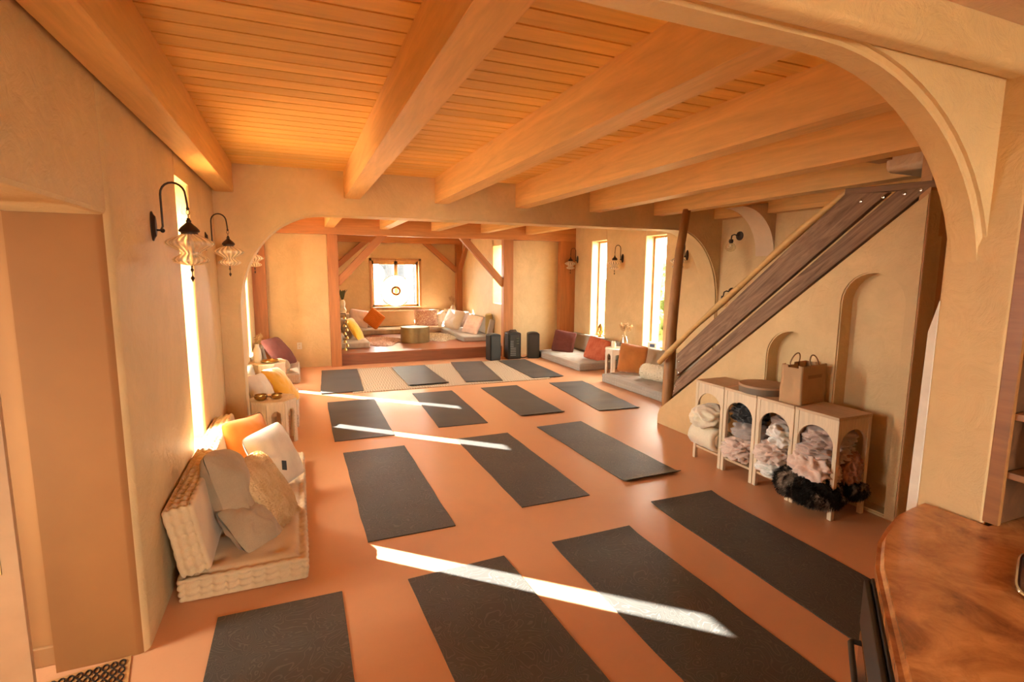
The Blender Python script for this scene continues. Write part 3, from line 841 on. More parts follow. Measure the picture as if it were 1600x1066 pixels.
# ------------------------------------------------------------------ octagonal tables
def octo(label, loc, r, H, mat, rot=0):
    t = root('octagonal_table', label, 'side table', loc, (0,0,radians(rot)), None)
    bm = bmesh.new()
    pts = [(r*1.07*cos(pi/8+k*pi/4), r*1.07*sin(pi/8+k*pi/4)) for k in range(8)]
    prism(bm, pts, 'z', H-.025, H)
    es = [e for e in bm.edges if e.calc_face_angle(0) > 1]; bmesh.ops.bevel(bm, geom=es, offset=.004, segments=2, affect='EDGES')
    link('table_top', bm, mat, t, True)
    ap = r*cos(pi/8); sw = 2*r*sin(pi/8)
    arch = [(-sw*.27, .0)] + [(-sw*.27*cos(pi*k/12), H*.68+sw*.30*sin(pi*k/12)) for k in range(13)] + [(sw*.27, 0)]
    out = [(-sw/2, 0), (-sw*.27, 0)] + arch[1:-1] + [(sw*.27, 0), (sw/2, 0), (sw/2, H-.025), (-sw/2, H-.025)]
    for k in range(8):
        bm = bmesh.new(); prism(bm, out, 'y', -.009, .009)
        # beaded edge of the cut-out
        for j in range(0, 13, 1):
            a = pi*j/12; bx = -sw*.31*cos(a); bz = H*.68+sw*.34*sin(a)
            bmesh.ops.create_icosphere(bm, subdivisions=1, radius=.006, matrix=Matrix.Translation((bx, .010, bz)))
        for j in range(8):
            for s in (-1, 1): bmesh.ops.create_icosphere(bm, subdivisions=1, radius=.006, matrix=Matrix.Translation((s*sw*.31, .010, H*.66*(j+.3)/8)))
        o = link('side_panel', bm, mat, t)
        o.rotation_euler = (0, 0, k*pi/4-pi/2); o.location = (ap*cos(k*pi/4), ap*sin(k*pi/4), 0)
    return t
octo('cream carved octagonal side table beside the taupe sofa, brass bowls on top', (-.285, 5.74, 0), .215, .455, M['whitewood'], 8)
octo('cream carved octagonal table between the two left back-room sofas', (-.44, 7.86, 0), .235, .49, M['whitewood'], 0)
octo('white carved octagonal table between the two right sofas', (5.12, 7.62, 0), .225, .44, m_wood('white painted wood', (.66, .60, .48), 'z', .9, 1, .6, False, False), 10)

def bowl(label, loc, r, h, mat=None, name='singing_bowl', cat='bowl', group=None):
    bm = bmesh.new()
    lathe(bm, [(0,0), (r*.6,0), (r*.92,h*.35), (r,h*.75), (r*.96,h), (r*.9,h), (r*.93,h*.72), (r*.85,h*.36), (r*.55,.008), (0,.008)], 28)
    o = link(name, bm, mat or M['brass'], None, True); o.location = loc
    return tag(o, label, cat, group)
bowl('brass singing bowl at the left on the cream octagonal table beside the taupe sofa', (-.395, 5.69, .455), .062, .055, group='singing bowls')
bowl('brass singing bowl at the right on the cream octagonal table beside the taupe sofa', (-.245, 5.70, .455), .055, .05, group='singing bowls')
bm = bmesh.new(); tube(bm, [(-.08, 0, .012), (.04, 0, .014)], .008); tube(bm, [(.02, 0, .014), (.08, 0, .015)], .015)
o = link('bowl_mallet', bm, M['drumskin'], None, True); o.location = (-.32, 5.76, .456); o.rotation_euler = (0,0,radians(-28)); tag(o, 'small wooden mallet lying between the singing bowls', 'mallet')
bowl('wide shallow brass dish on the farther left octagonal table', (-.40, 7.80, .49), .12, .035, name='brass_dish', cat='dish')

def vase(label, loc, prof, mat, name='vase', cat='vase', n=24, seed=1):
    bm = bmesh.new(); lathe(bm, prof, n)
    o = link(name, bm, mat, None, True); o.location = loc
    return tag(o, label, cat)
def stems(parent, cnt, h0, h1, spread, mat, seed=1, z=0.05, plume=True, rad=.003):
    R = random.Random(seed)
    for i in range(cnt):
        a = R.uniform(0, 2*pi); L = R.uniform(h0, h1); sp = spread*R.uniform(.4, 1)
        pts = [(cos(a)*sp*t*t, sin(a)*sp*t*t, z+L*t) for t in (0, .25, .5, .75, 1)]
        bm = bmesh.new(); tube(bm, pts, rad, 6)
        if plume:
            m = len(bm.faces)
            b2 = bmesh.new(); tube(b2, [pts[3], tuple((Vector(pts[3])+Vector(pts[4]))/2), pts[4]], [.010, .020, .004], 6)
            fur(b2, 160, .035, .002, .3, .7, seed+i)
            me = bpy.data.meshes.new('x'); b2.to_mesh(me); b2.free(); bm.from_mesh(me); bpy.data.meshes.remove(me)
        link('dried_stem', bm, mat, parent, normals=False)
v1 = vase('tall slim cream vase with pampas on the farther left octagonal table', (-.56, 7.90, .49), [(0,0),(.045,0),(.055,.06),(.05,.16),(.028,.22),(.03,.25),(.024,.25),(.022,.21),(.044,.15),(0,.02)], M['ceramic'])
stems(v1, 4, .28, .36, .08, M['pampas'], 4)
v2 = vase('clear glass vase of dried pampas on the white octagonal table', (5.20, 7.56, .44), [(0,0),(.06,0),(.062,.03),(.062,.14),(.04,.20),(.045,.22),(.038,.22),(.034,.20),(.056,.14),(.056,.02),(0,.015)], M['clearglass'])
stems(v2, 6, .36, .46, .16, M['pampas'], 9)
def candle(label, loc, r, h):
    t = root('pillar_candle', label, 'candle', loc, group='candles on the white octagonal table')
    bm = bmesh.new(); lathe(bm, [(0,0),(r,0),(r,h-.004),(r-.004,h),(r*.5,h-.004),(0,h-.006)], 20); wx = link('wax', bm, M['wax'], t, True)
    bm = bmesh.new(); tube(bm, [(0,0,h-.008),(.001,0,h+.008)], .0015, 6); link('wick', bm, M['black'], wx)
candle('ivory pillar candle in the middle of the white octagonal table', (5.04, 7.66, .44), .035, .12)
candle('short ivory candle at the window side of the white octagonal table', (5.12, 7.76, .44), .035, .07)

# glowing ornament and small box on the right window sills
o = vase('gold leaf-shaped candle holder on the far right window sill', (5.58, 8.95, WS), [(0,0),(.06,0),(.055,.02),(.02,.04),(.03,.06),(.07,.12),(.06,.20),(.015,.27),(0,.27)], M['brass'], 'candle_holder', 'candle holder')
bx = root('small_clock', 'small white box with a dark blue face on the right window sill', 'box', (5.58, 7.25, WS), (0,0,radians(20)))
boxo('case', M['white'], -.05, .05, -.09, .09, 0, .11, bx, .01); boxo('face', M['screen'], -.055, -.049, -.05, .04, .03, .08, bx)

# ------------------------------------------------------------------ wall lamps
def sconce(label, loc, rz, k=1.0, group='hanging glass wall lamps'):
    """arm rises from an oval plate, hooks over, and a ribbed glass shade hangs from a chain link; local +x points off the wall"""
    t = root('wall_lamp', label, 'wall lamp', loc, (0,0,rz), group)
    bm = bmesh.new(); lathe(bm, [(0,0),(.045,0),(.045,.006),(.036,.012),(.03,.02),(0,.022)], 24, sx=.72, sy=1.75)
    o = link('wall_plate', bm, M['bronze'], t, True); o.rotation_euler = (radians(90), 0, radians(90))
    R0 = .058
    pts = [(.018,0,-.02), (.04,0,-.02), (.05,0,0), (.05,0,.08), (.05,0,.16)]
    pts += [(.05+R0-R0*cos(pi*q/10), 0, .17+R0*1.1*sin(pi*q/10)) for q in range(11)]
    pts += [(.05+2*R0+.004, 0, .13), (.05+2*R0+.006, 0, .10)]
    bm = bmesh.new(); tube(bm, pts, .0055, 8)
    bmesh.ops.create_icosphere(bm, subdivisions=2, radius=.012, matrix=Matrix.Translation((.048,0,-.022)))
    bmesh.ops.create_icosphere(bm, subdivisions=2, radius=.009, matrix=Matrix.Translation((.05+2*R0+.006,0,.10)))
    link('arm', bm, M['bronze'], t, True)
    X = .05+2*R0+.006
    bm = bmesh.new()
    tube(bm, [(X+.008*cos(a), 0, .08+.014*sin(a)) for a in [2*pi*i/12 for i in range(12)]], .002, 6, closed=True)
    tube(bm, [(X, .006*cos(a), .058+.012*sin(a)) for a in [2*pi*i/12 for i in range(12)]], .002, 6, closed=True)
    link('chain_link', bm, M['bronze'], t, True)
    bm = bmesh.new(); lathe(bm, [(0,.05),(.006,.05),(.008,.04),(.012,.034),(.010,.026),(.022,.012),(.032,.002),(.042,-.012),(.045,-.02),(.042,-.026),(.036,-.028),(.036,-.038),(0,-.038)], 20, sx=1.15, sy=1.15)
    o = link('lamp_cap', bm, M['bronze'], t, True); o.location = (X,0,0)
    bm = bmesh.new()
    lathe(bm, [(.030,-.036),(.040,-.044),(.066,-.058),(.090,-.076),(.096,-.088),(.088,-.100),(.062,-.118),(.042,-.132),(.038,-.142),(.046,-.152),(.064,-.164),(.072,-.176),(.066,-.188),(.044,-.200),(.020,-.206),(0,-.208)], 96, rib=.035, ribn=24, sx=1.22, sy=1.22)
    o = gs = link('glass_shade', bm, M['lampglass'], t, 'all'); o.location = (X,0,0)
    bm = bmesh.new(); lathe(bm, [(0,-.206),(.006,-.210),(.004,-.222),(.009,-.232),(.003,-.244),(.0025,-.262),(.011,-.276),(.004,-.292),(0,-.30)], 12)
    o = link('finial', bm, M['bronze'], gs, True)
    bm = bmesh.new(); lathe(bm, [(0,-.038),(.012,-.04),(.012,-.06),(.018,-.08),(.014,-.10),(0,-.108)], 14)
    o = link('bulb', bm, M['white'], t, True); o.location = (X,0,0)
    t.scale = (k,k,k)
    return t
sconce('nearest bronze wall lamp with ribbed glass shade, on the left wall before the first window', (LW, 3.37, 1.98), 0, 1.0)
sconce('bronze wall lamp with ribbed glass shade on the left wall just before the flat arch', (LW, 5.16, 1.99), 0, 1.0)
sconce('bronze wall lamp on the left wall just beyond the flat arch', (LW, 6.45, 2.0), 0, 1.0)
sconce('farthest bronze wall lamp on the left wall near the corner post', (LW, 8.10, 2.0), 0, 1.0)
sconce('bronze wall lamp on the right wall between the far corner post and the slit window', (RW, 9.80, 2.01), pi)
sconce('bronze wall lamp on the right wall between the two slit windows', (RW, 8.14, 2.0), pi)
sconce('bronze wall lamp on the right wall just behind the log post', (RW, 6.43, 2.01), pi)
def short_sconce(label, loc, rz):
    t = root('globe_lamp', label, 'wall lamp', loc, (0,0,rz), 'globe lamps above the stairs')
    bm = bmesh.new(); lathe(bm, [(0,0),(.06,0),(.058,.012),(.03,.022),(0,.024)], 20); o = link('wall_plate', bm, M['bronze'], t, True); o.rotation_euler = (0, pi/2, 0)
    bm = bmesh.new(); tube(bm, [(.02,0,0),(.10,0,.015),(.14,0,0),(.15,0,-.05)], .008, 8); link('arm', bm, M['bronze'], t, True)
    bm = bmesh.new(); lathe(bm, [(0,-.05),(.025,-.05),(.03,-.08),(.02,-.10),(0,-.10)], 16); o = link('lamp_cap', bm, M['bronze'], t, True); o.location = (.15,0,0)
    bm = bmesh.new(); lathe(bm, [(.02,-.095),(.045,-.11),(.066,-.14),(.066,-.17),(.045,-.20),(0,-.215)], 24); o = link('glass_shade', bm, M['clearglass'], t, 'all'); o.location = (.15,0,0)
    bm = bmesh.new(); bmesh.ops.create_icosphere(bm, subdivisions=2, radius=.022, matrix=Matrix.Translation((.15,0,-.13))); link('bulb', bm, M['wax'], t, True)
    return t
short_sconce('short bronze wall lamp with glass globe above the stairs, right of the flat arch', (RW, 5.42, 2.24), pi)
short_sconce('low bronze wall lamp mostly hidden behind the stair handrail', (RW, 5.50, 1.49), pi)

# ------------------------------------------------------------------ stairs
sr = root('staircase', 'staircase with weathered plank sides and a peeled pole handrail', 'stairs', (NX, 4.6, 0))
def plank(name, poly, x0, x1, mat):
    bm = bmesh.new(); prism(bm, [(a-4.6, b) for a, b in poly], 'x', x0-NX, x1-NX)
    es = [e for e in bm.edges if e.calc_face_angle(0) > 1]; bmesh.ops.bevel(bm, geom=es, offset=.004, segments=1, affect='EDGES')
    return link(name, bm, mat, sr, True)
# board grain follows the slope: rotate a copy of the weathered wood
def m_slope_wood():
    m = NT('weathered stair board'); a = atan2(1.85, -2.4)
    tc = m.n('ShaderNodeTexCoord'); mp = m.n('ShaderNodeMapping'); mp.inputs['Rotation'].default_value = (radians(38), 0, 0)
    m.l(tc.outputs['Object'], mp.inputs['Vector'])
    mp2 = m.n('ShaderNodeMapping'); mp2.inputs['Scale'].default_value = (12, 1.0, 12); m.l(mp.outputs[0], mp2.inputs['Vector'])
    g = m.noise(mp2.outputs[0], 1.2, 6, .65, 1.8)
    col = m.ramp(g, [(.25, (.09,.05,.028)), (.45, (.21,.125,.075)), (.62, (.33,.21,.13)), (.8, (.44,.31,.20))])
    vk = m.n('ShaderNodeTexVoronoi'); vk.inputs['Scale'].default_value = 2.3; m.l(mp.outputs[0], vk.inputs['Vector'])
    col = m.mix(m.ramp(vk.outputs['Distance'], [(.03, (.9,.9,.9)), (.10, (0,0,0))]), col, (.05,.03,.02))
    m.bump(g, .3, .006)
    return m.set(col, .8)
sw = m_slope_wood()
plank('upper_side_board', [(4.58,.85),(4.565,.615),(2.47,2.315),(2.78,2.345)], NX+.004, NX+.05, sw)
plank('lower_side_board', [(4.565,.565),(4.62,.375),(2.20,2.315),(2.42,2.315)], NX+.004, NX+.05, sw)
plank('header_board', [(2.79,2.335),(2.14,2.305),(2.14,2.35),(2.79,2.38)], NX+.003, NX+.06, M['oldwood'])
plank('hidden_side_board', [(4.58,.75),(4.62,.375),(2.20,2.315),(2.70,2.315)], RW-.06, RW-.01, sw)
bm = bmesh.new()
for k in range(10):
    yy = 4.52-k*.235; zz = .30+k*.19
    box(bm, NX+.06-NX, RW-.07-NX, yy-.13-4.6, yy+.13-4.6, zz, zz+.04)
tr = link('tread', bm, M['oldwood'], sr)
pts = []
R = random.Random(5)
for k in range(15):
    t = k/14; yy = 4.95+(2.80-4.95)*t; zz = .70+(2.36-.70)*t
    zz += .055*sin(pi*t)+.012*sin(9*t); pts.append((.07+.012*sin(5*t), yy-4.6, zz))
bm = bmesh.new(); tube(bm, pts, [.030+.005*sin(k*1.3) for k in range(15)], 12); link('handrail', bm, M['rail'], sr, True)
for (yy, zz) in ((2.66,2.275),(2.50,2.285),(2.36,2.29),(2.26,2.30),(4.53,.78),(4.53,.66),(4.56,.50),(4.585,.44)):
    bm = bmesh.new(); lathe(bm, [(0,0),(.012,0),(.010,.006),(0,.008)], 10)
    o = link('bolt', bm, M['stainless'], sr, True); o.location = (-.006+.01, yy-4.6, zz); o.rotation_euler = (0, -pi/2, 0)
bm = bmesh.new()
pp = [(4.0,4.89,0),(4.0,4.90,.25),(4.04,4.93,.75),(4.06,4.96,1.05),(4.14,5.02,1.55),(4.23,5.08,2.0),(4.36,5.14,2.486)]
base = Vector(pp[0])
tube(bm, [Vector(p)-base for p in pp], [.066,.064,.066,.062,.056,.052,.048], 16)
for v in bm.verts: v.co += noise.noise_vector(v.co*4)*.008
o = link('log_post', bm, M['log'], None, 'all'); o.location = base; tag(o, 'crooked peeled log post standing at the foot of the stairs', 'post')

# ------------------------------------------------------------------ arched shelf tables with blankets
UW, UD, UH = .352, .345, .755
def arch_panel(w, h, t, leg=.035, zt=.655):
    r = w/2-leg
    out = [(-w/2, h*0+.46)]
    pts = [(-w/2, .0), (-w/2+leg, .0), (-w/2+leg, zt-r*.95)] + [(-r*cos(pi*k/16), zt-r*.95+r*.95*sin(pi*k/16)) for k in range(1, 16)] + [(w/2-leg, zt-r*.95), (w/2-leg, 0), (w/2, 0), (w/2, h), (-w/2, h)]
    bm = bmesh.new(); prism(bm, pts, 'y', -t/2, t/2); return bm
def arch_top_panel(w, h, t, leg, zt):
    r = w/2-leg
    zs = zt-r*.95
    pts = [(-w/2+leg, h), (-w/2+leg, zs)] + [(-r*cos(pi*k/16), zs+r*.95*sin(pi*k/16)) for k in range(1, 16)] + [(w/2-leg, zs), (w/2-leg, h)]
    bm = bmesh.new(); prism(bm, pts, 'y', -t/2, t/2)
    return bm
def arch_unit():
    t = root('arched_table', 'x', 'shelf table', (0,0,0))
    W, D, H = UW-.004, UD, UH
    boxo('top_panel', M['whitewoodt'], -D/2-.004, D/2+.004, -W/2, W/2, H-.022, H, t, .003)
    for sx in (-1, 1):
        for sy in (-1, 1):
            bm = bmesh.new(); x, y = sx*(D/2-.016), sy*(W/2-.016); box(bm, x-.016, x+.016, y-.016, y+.016, 0, H-.022, .003)
            link('leg', bm, M['whitewood'], t, True)
    for sx in (-1, 1):
        o = link('arch_panel', arch_top_panel(W, H-.024, .018, .032, .655), M['whitewood'], t); o.location = (sx*(D/2-.014), 0, 0); o.rotation_euler = (0,0,pi/2)
    for sy in (-1, 1):
        o = link('arch_panel', arch_top_panel(D, H-.024, .018, .032, .655), M['whitewood'], t); o.location = (0, sy*(W/2-.014), 0)
    boxo('bottom_shelf', M['whitewoodt'], -D/2+.01, D/2-.01, -W/2+.008, W/2-.008, .105, .125, t, .002)
    return t
u0 = arch_unit(); UX = 3.435+UD/2+.0
ULAB = ['whitewashed arched shelf table farthest along the row, holding the ivory fleece', 'whitewashed arched shelf table second from the stair foot, round drum on top',
        'whitewashed arched shelf table under the paper bag', 'whitewashed arched shelf table nearest the viewer, bare top, stuffed with mauve throws']
UY = [3.63, 3.275, 2.92, 2.565]
for i, (yy, l) in enumerate(zip(UY, ULAB)):
    if i == 0: u0.location = (UX, yy, 0); u0['label'] = l; u0['group'] = 'row of arched shelf tables'
    else: dup(u0, (UX, yy, 0), None, l)

def blanket(label, loc, s, mat, rot=(0,0,0), amp=.3, freq=2.0, seed=1, furn=0, furl=.02, name='folded_blanket', flat=0, sub=5, group='blankets stuffed in the shelf tables'):
    bm = lump_bm(s[0], s[1], s[2], amp, freq, seed, sub, flat)
    if furn: fur(bm, furn, furl, .0022, .2, .5, seed, (-.3,.5,-.6))
    o = link(name, bm, mat, None, 'all', normals=not furn); o.location = loc; o.rotation_euler = [radians(a) for a in rot]
    return tag(o, label, 'blanket', group)
def roll(label, loc, rot, W, turns, th, mat, r0=.02, seed=1, squash=.8, tail=.0):
    """blanket rolled up: a thick spiral strip of width W along local x"""
    bm = bmesh.new(); pts = []
    n = int(turns*22)
    for k in range(n+1):
        a = 2*pi*turns*k/n; r = r0+th*1.12*a/(2*pi); pts.append((r*cos(a), r*sin(a)*squash))
    rows = []
    m = 9
    for k in range(n+1):
        p = Vector((pts[k][0], pts[k][1])); q = Vector(pts[min(k+1, n)])-Vector(pts[max(k-1, 0)]); q.normalize(); nn = Vector((q.y, -q.x))
        for s in (0, 1):
            pass
        rows.append((p-nn*th*.48, p+nn*th*.48))
    def loop(j):
        x = W*(-.5+j/m)
        c = []
        for k in range(n+1): c.append((x, *rows[k][1]))
        for k in range(n, -1, -1): c.append((x, *rows[k][0]))
        vs = []
        for p in c:
            v = Vector(p)
            e = abs(j/m-.5)*2
            v += noise.noise_vector(v*14+Vector((seed,0,0)))*.012
            vs.append(bm.verts.new(v))
        return vs
    loops = [loop(j) for j in range(m+1)]
    N = len(loops[0])
    for a, b in zip(loops, loops[1:]):
        for k in range(N): bm.faces.new((a[k], a[(k+1) % N], b[(k+1) % N], b[k]))
    for lp in (loops[0], loops[-1]):
        h = N//2
        for k in range(h-1):
            bm.faces.new((lp[k], lp[k+1], lp[N-2-k], lp[N-1-k]))
    o = link('rolled_blanket', bm, mat, None, 'all'); o.location = loc; o.rotation_euler = [radians(a) for a in rot]
    return tag(o, label, 'blanket', 'blankets stuffed in the shelf tables')
ZB = .127
roll('ivory fleece blanket rolled up, bulging low from the farthest shelf table', (3.50, 3.65, ZB+.112), (0, 0, 90), .30, 2.2, .044, M['ivoryfleece'], .022, 1, .82)
blanket('ivory fleece blanket bunched on the rolled one in the farthest shelf table', (3.49, 3.66, ZB+.305), (.17, .155, .10), M['ivoryfleece'], (0, -8, 10), .22, 1.5, 3, group='blankets stuffed in the shelf tables')
blanket('black fleece throw crammed between the two farthest shelf tables', (3.62, 3.33, ZB+.40), (.13, .155, .085), M['blackfleece'], (0,0,0), .3, 2, 5)
blanket('grey blanket folded in the second shelf table', (3.58, 3.25, ZB+.265), (.17, .14, .075), M['greyblanket'], (0, 5, -8), .18, 1.4, 7)
blanket('blush knitted blanket spilling low out of the second shelf table', (3.545, 3.28, ZB+.105), (.19, .15, .098), M['blush'], (0,0,0), .42, 3.2, 9)
blanket('pale towel blanket folded on top in the third shelf table', (3.53, 2.90, ZB+.33), (.17, .115, .085), M['towel'], (20, 12, 25), .28, 1.7, 11)
blanket('grey plush cushion tucked at the back of the third shelf table', (3.66, 2.99, ZB+.37), (.10, .13, .09), M['mauve'], (0,0,0), .2, 1.6, 12)
blanket('blush ruffled blanket in the middle of the third shelf table', (3.54, 2.94, ZB+.19), (.18, .145, .085), M['blush'], (0,0,0), .42, 3.0, 13)
blanket('white towel blanket at the bottom of the third shelf table', (3.55, 2.92, ZB+.065), (.19, .145, .066), M['towel'], (0,0,0), .32, 2.2, 15)
blanket('mauve plush throw on top inside the nearest shelf table', (3.60, 2.57, ZB+.43), (.17, .145, .08), M['mauve'], (0,0,0), .32, 2.2, 17)
blanket('dusty rose blanket twisted in the middle of the nearest shelf table', (3.57, 2.57, ZB+.32), (.19, .15, .08), M['mauve'], (0,8,0), .40, 2.6, 18)
blanket('soft pink fleece draping from the front of the nearest shelf table', (3.475, 2.575, ZB+.20), (.135, .165, .105), M['blush'], (0, 12, 0), .36, 1.9, 19)
blanket('ribbed brown throw showing at the side of the nearest shelf table', (3.66, 2.50, ZB+.20), (.11, .12, .155), M['ribrust'], (0,0,0), .36, 3.6, 21)
blanket('mottled dark fur throw sagging from the bottom of the nearest shelf table', (3.49, 2.60, ZB+.045), (.20, .235, .115), M['furblack'], (0, 6, 0), .18, 1.6, 23, 16000, .026, 'fur_throw')
blanket('small dark fur bundle at the side of the nearest shelf table', (3.68, 2.46, ZB+.06), (.11, .13, .058), M['furblack'], (0,0,0), .2, 1.8, 25, 7000, .026, 'fur_throw')

fd = root('frame_drum', 'round frame drum lying on the second shelf table', 'drum', (3.60, 3.19, UH))
bm = bmesh.new(); lathe(bm, [(.185,0),(.19,.004),(.19,.066),(.186,.07),(.18,.066),(.18,0),(.185,0)], 48); link('shell', bm, M['drumside'], fd, True)
bm = bmesh.new(); lathe(bm, [(0,.069),(.17,.0695),(.188,.069),(.192,.064),(.192,.052)], 48); link('drum_head', bm, M['drumskin'], fd, True)
# paper bag
pb = root('paper_bag', 'brown kraft paper bag with twisted handles on the third shelf table', 'bag', (3.62, 2.84, UH), (0,0,radians(96)))
bm = bmesh.new(); bw, bd, bh = .30, .175, .30     # along y, along x, height
def bagf(p):
    t = p.z/bh
    q = p.copy(); q.x *= 1-.05*t; q.y *= 1+.02*t
    q += noise.noise_vector(p*9)*.006*min(1, t*3)
    if abs(abs(p.y)-bw/2) < 1e-4: q.y -= math.copysign(.022*sin(pi*min(1,t*1.0))*max(0, 1-abs(p.x)/(bd/2)), p.y)
    return q
gridbox(bm, bd, bw, bh, 10, 14, 14, bagf)
top = [f for f in bm.faces if all(v.co.z > bh*.93 for v in f.verts)]
bmesh.ops.delete(bm, geom=top, context='FACES')
bo = link('bag_body', bm, M['paper'], pb, 'all', normals=True)
sm = bo.modifiers.new('thickness', 'SOLIDIFY'); sm.thickness = .0025; sm.offset = 0
for sx in (-1, 1):
    bm = bmesh.new(); tube(bm, [(sx*.078, -.055, bh-.03)] + [(sx*(.08-.02*sin(pi*k/10)), -.055*cos(pi*k/10), bh+.075*sin(pi*k/10)) for k in range(11)] + [(sx*.078, .055, bh-.03)], .005, 8)
    link('bag_handle', bm, M['paperline'], pb, True)
boxo('printed_panel', M['paperline'], -bd/2-.004, -bd/2-.002, -.085, .085, .20, .225, pb)

# ------------------------------------------------------------------ kitchen corner on the right
ct = root('kitchen_counter', 'stained brown concrete kitchen counter in the near right corner', 'counter', (1.6, .5, 0))
def off(pts): return [(a-1.6, b-.5) for a, b in pts]
top = [(2.03, 1.085), (1.97, 1.08), (1.86, 1.062), (1.74, 1.02), (1.62, .972), (1.54, .925), (1.46, .875), (1.07, .57), (.70, .27), (1.05, -.5), (2.5, -.5), (2.5, .9), (2.03, .9)]
bm = bmesh.new(); prism(bm, off(top), 'z', .885, .95)
es = [e for e in bm.edges if e.calc_face_angle(0) > .9 and abs(e.verts[0].co.z-e.verts[1].co.z) < 1e-4]
bmesh.ops.bevel(bm, geom=es, offset=.018, segments=3, affect='EDGES')
link('worktop', bm, M['counter'], ct, True)
cab = [(2.02, 1.04), (1.68, .95), (1.47, .82), (1.10, .52), (.78, .24), (1.1, -.45), (2.4, -.45), (2.4, .88), (2.02, .88)]
bm = bmesh.new(); prism(bm, off(cab), 'z', .0, .885); link('cabinet_body', bm, M['darkwood'], ct, True)
# black oven with steel door set in the slanting counter front
ed = Vector((1.07-1.46, .57-.875, 0)); ang = atan2(ed.y, ed.x)
ov = root('oven', 'black oven with steel door and bar handle under the counter', 'oven', (1.535, .880, 0), (0,0,ang))
# local x runs along the counter front towards the viewer, local -y faces the room
boxo('oven_body', M['black'], .02, .60, -.045, .06, .06, .883, ov, .004)
boxo('control_panel', M['black'], .02, .60, -.062, -.045, .735, .875, ov, .006)
odr = boxo('oven_door', M['stainless'], .03, .59, -.060, -.045, .10, .72, ov, .004)
bm = bmesh.new(); tube(bm, [(.05,-.055,.69),(.05,-.078,.69),(.06,-.082,.69),(.56,-.082,.69),(.57,-.078,.69),(.57,-.055,.69)], .008, 10); link('door_handle', bm, M['black'], odr, True)
tr_ = root('steel_tray', 'rounded steel tray lying on the brown counter', 'tray', (1.79, .60, .95), (0,0,radians(22)))
bm = bmesh.new()
rr = [(.145*math.copysign(abs(cos(a))**.35, cos(a)), .10*math.copysign(abs(sin(a))**.35, sin(a))) for a in [2*pi*k/40 for k in range(40)]]
prism(bm, rr, 'z', .002, .012); link('tray_base', bm, M['stainless'], tr_, True)
bm = bmesh.new(); tube(bm, [(a, b, .012) for a, b in rr], .006, 8, closed=True); link('tray_rim', bm, M['stainless'], tr_, True)

bc = root('wall_bookcase', 'dark wooden wall shelves above the counter at the right edge', 'shelves', (2.05, .88, 0))
boxo('side_board', M['darkwood'], .0, .40, -.005, .022, .952, 2.3, bc, .003)
boxo('edge_trim', M['shelfedge'], -.018, .0, -.012, .030, .952, 2.3, bc, .003)
boxo('back_board', M['darkwood'], .40, .42, -1.2, .02, .952, 2.3, bc)
for z in (1.12, 1.31, 1.50, 1.72, 1.95):
    boxo('shelf', M['shelfedge'], .0, .40, -1.2, -.006, z-.011, z+.011, bc, .003)
bm = bmesh.new(); lathe(bm, [(0,0),(.04,0),(.045,.01),(.045,.11),(.03,.135),(.03,.15),(.026,.15),(.026,.133),(.041,.108),(.041,.012),(0,.008)], 24)
jr = root('glass_jar', 'clear glass jar on the dark wall shelves', 'jar', (2.13, .80, 1.132))
link('jar_glass', bm, M['clearglass'], jr, True)
bm = bmesh.new(); lathe(bm, [(0,.15),(.032,.15),(.032,.165),(0,.168)], 20); link('jar_lid', bm, M['black'], jr, True)

# floor register beside the recess
fr = root('floor_register', 'ornate floor vent grille at the foot of the recess', 'vent', (-.88, 2.50, 0), (0,0,radians(10)))
boxo('vent_frame', M['frame'], -.17, .13, -.14, .14, .0, .006, fr, .002)
bm = bmesh.new()
for i in range(9):
    for j in range(5):
        cx_, cy_ = -.14+i*.03, -.10+j*.05
        tube(bm, [(cx_+.011*cos(a), cy_+.02*sin(a), .009) for a in [2*pi*k/10 for k in range(10)]], .0035, 6, closed=True)
link('vent_grille', bm, M['bronze'], fr, True)
# threshold strip and outlets
op = root('wall_outlet', 'small white outlet plate on the far left plaster wall', 'outlet', (-.02, YB+.06, .40))
boxo('cover_plate', M['white'], -.04, .04, -.008, 0, -.06, .06, op, .003)
bm = bmesh.new(); box(bm, -.015, .015, -.011, -.008, .008, .04, .002); box(bm, -.015, .015, -.011, -.008, -.04, -.008, .002); link('socket', bm, M['ceramic'], op)

# ------------------------------------------------------------------ speakers
def speaker_box(label, loc, rz, w, d, h, grille=True):
    t = root('portable_speaker', label, 'speaker', loc, (0,0,rz), 'black speakers in front of the stage')
    pts = [(-w/2, 0), (-w/2, h*.93)] + [(-w/2*cos(pi*k/10), h*.93+h*.07*sin(pi*k/10)) for k in range(1, 10)] + [(w/2, h*.93), (w/2, 0)]
    bm = bmesh.new(); prism(bm, pts, 'y', -d/2, d/2)
    es = [e for e in bm.edges if e.calc_face_angle(0) > 1]; bmesh.ops.bevel(bm, geom=es, offset=.012, segments=2, affect='EDGES')
    link('cabinet', bm, M['black'], t, True)
    if grille:
        boxo('grille', M['grille'], -w/2+.02, w/2-.02, -d/2-.01, -d/2, .03, h*.90, t, .006)
    return t
speaker_box('left black speaker standing beside the stage edge', (3.55, 9.66, 0), radians(6), .235, .22, .53)
speaker_box('right black speaker of the three, by the plum pillow', (4.41, 9.64, 0), radians(-16), .235, .22, .53)
sp = speaker_box('middle black speaker with rows of controls between the two plain ones', (3.985, 9.70, 0), radians(-4), .27, .26, .55, False)
cpn = boxo('control_panel', M['grille'], -.105, .085, -.145, -.13, .05, .49, sp, .006)
bm = bmesh.new()
for r_ in range(9):
    zz = .08+r_*.035
    box(bm, -.095, .02 if r_ < 5 else -.03, -.149, -.145, zz, zz+.012)
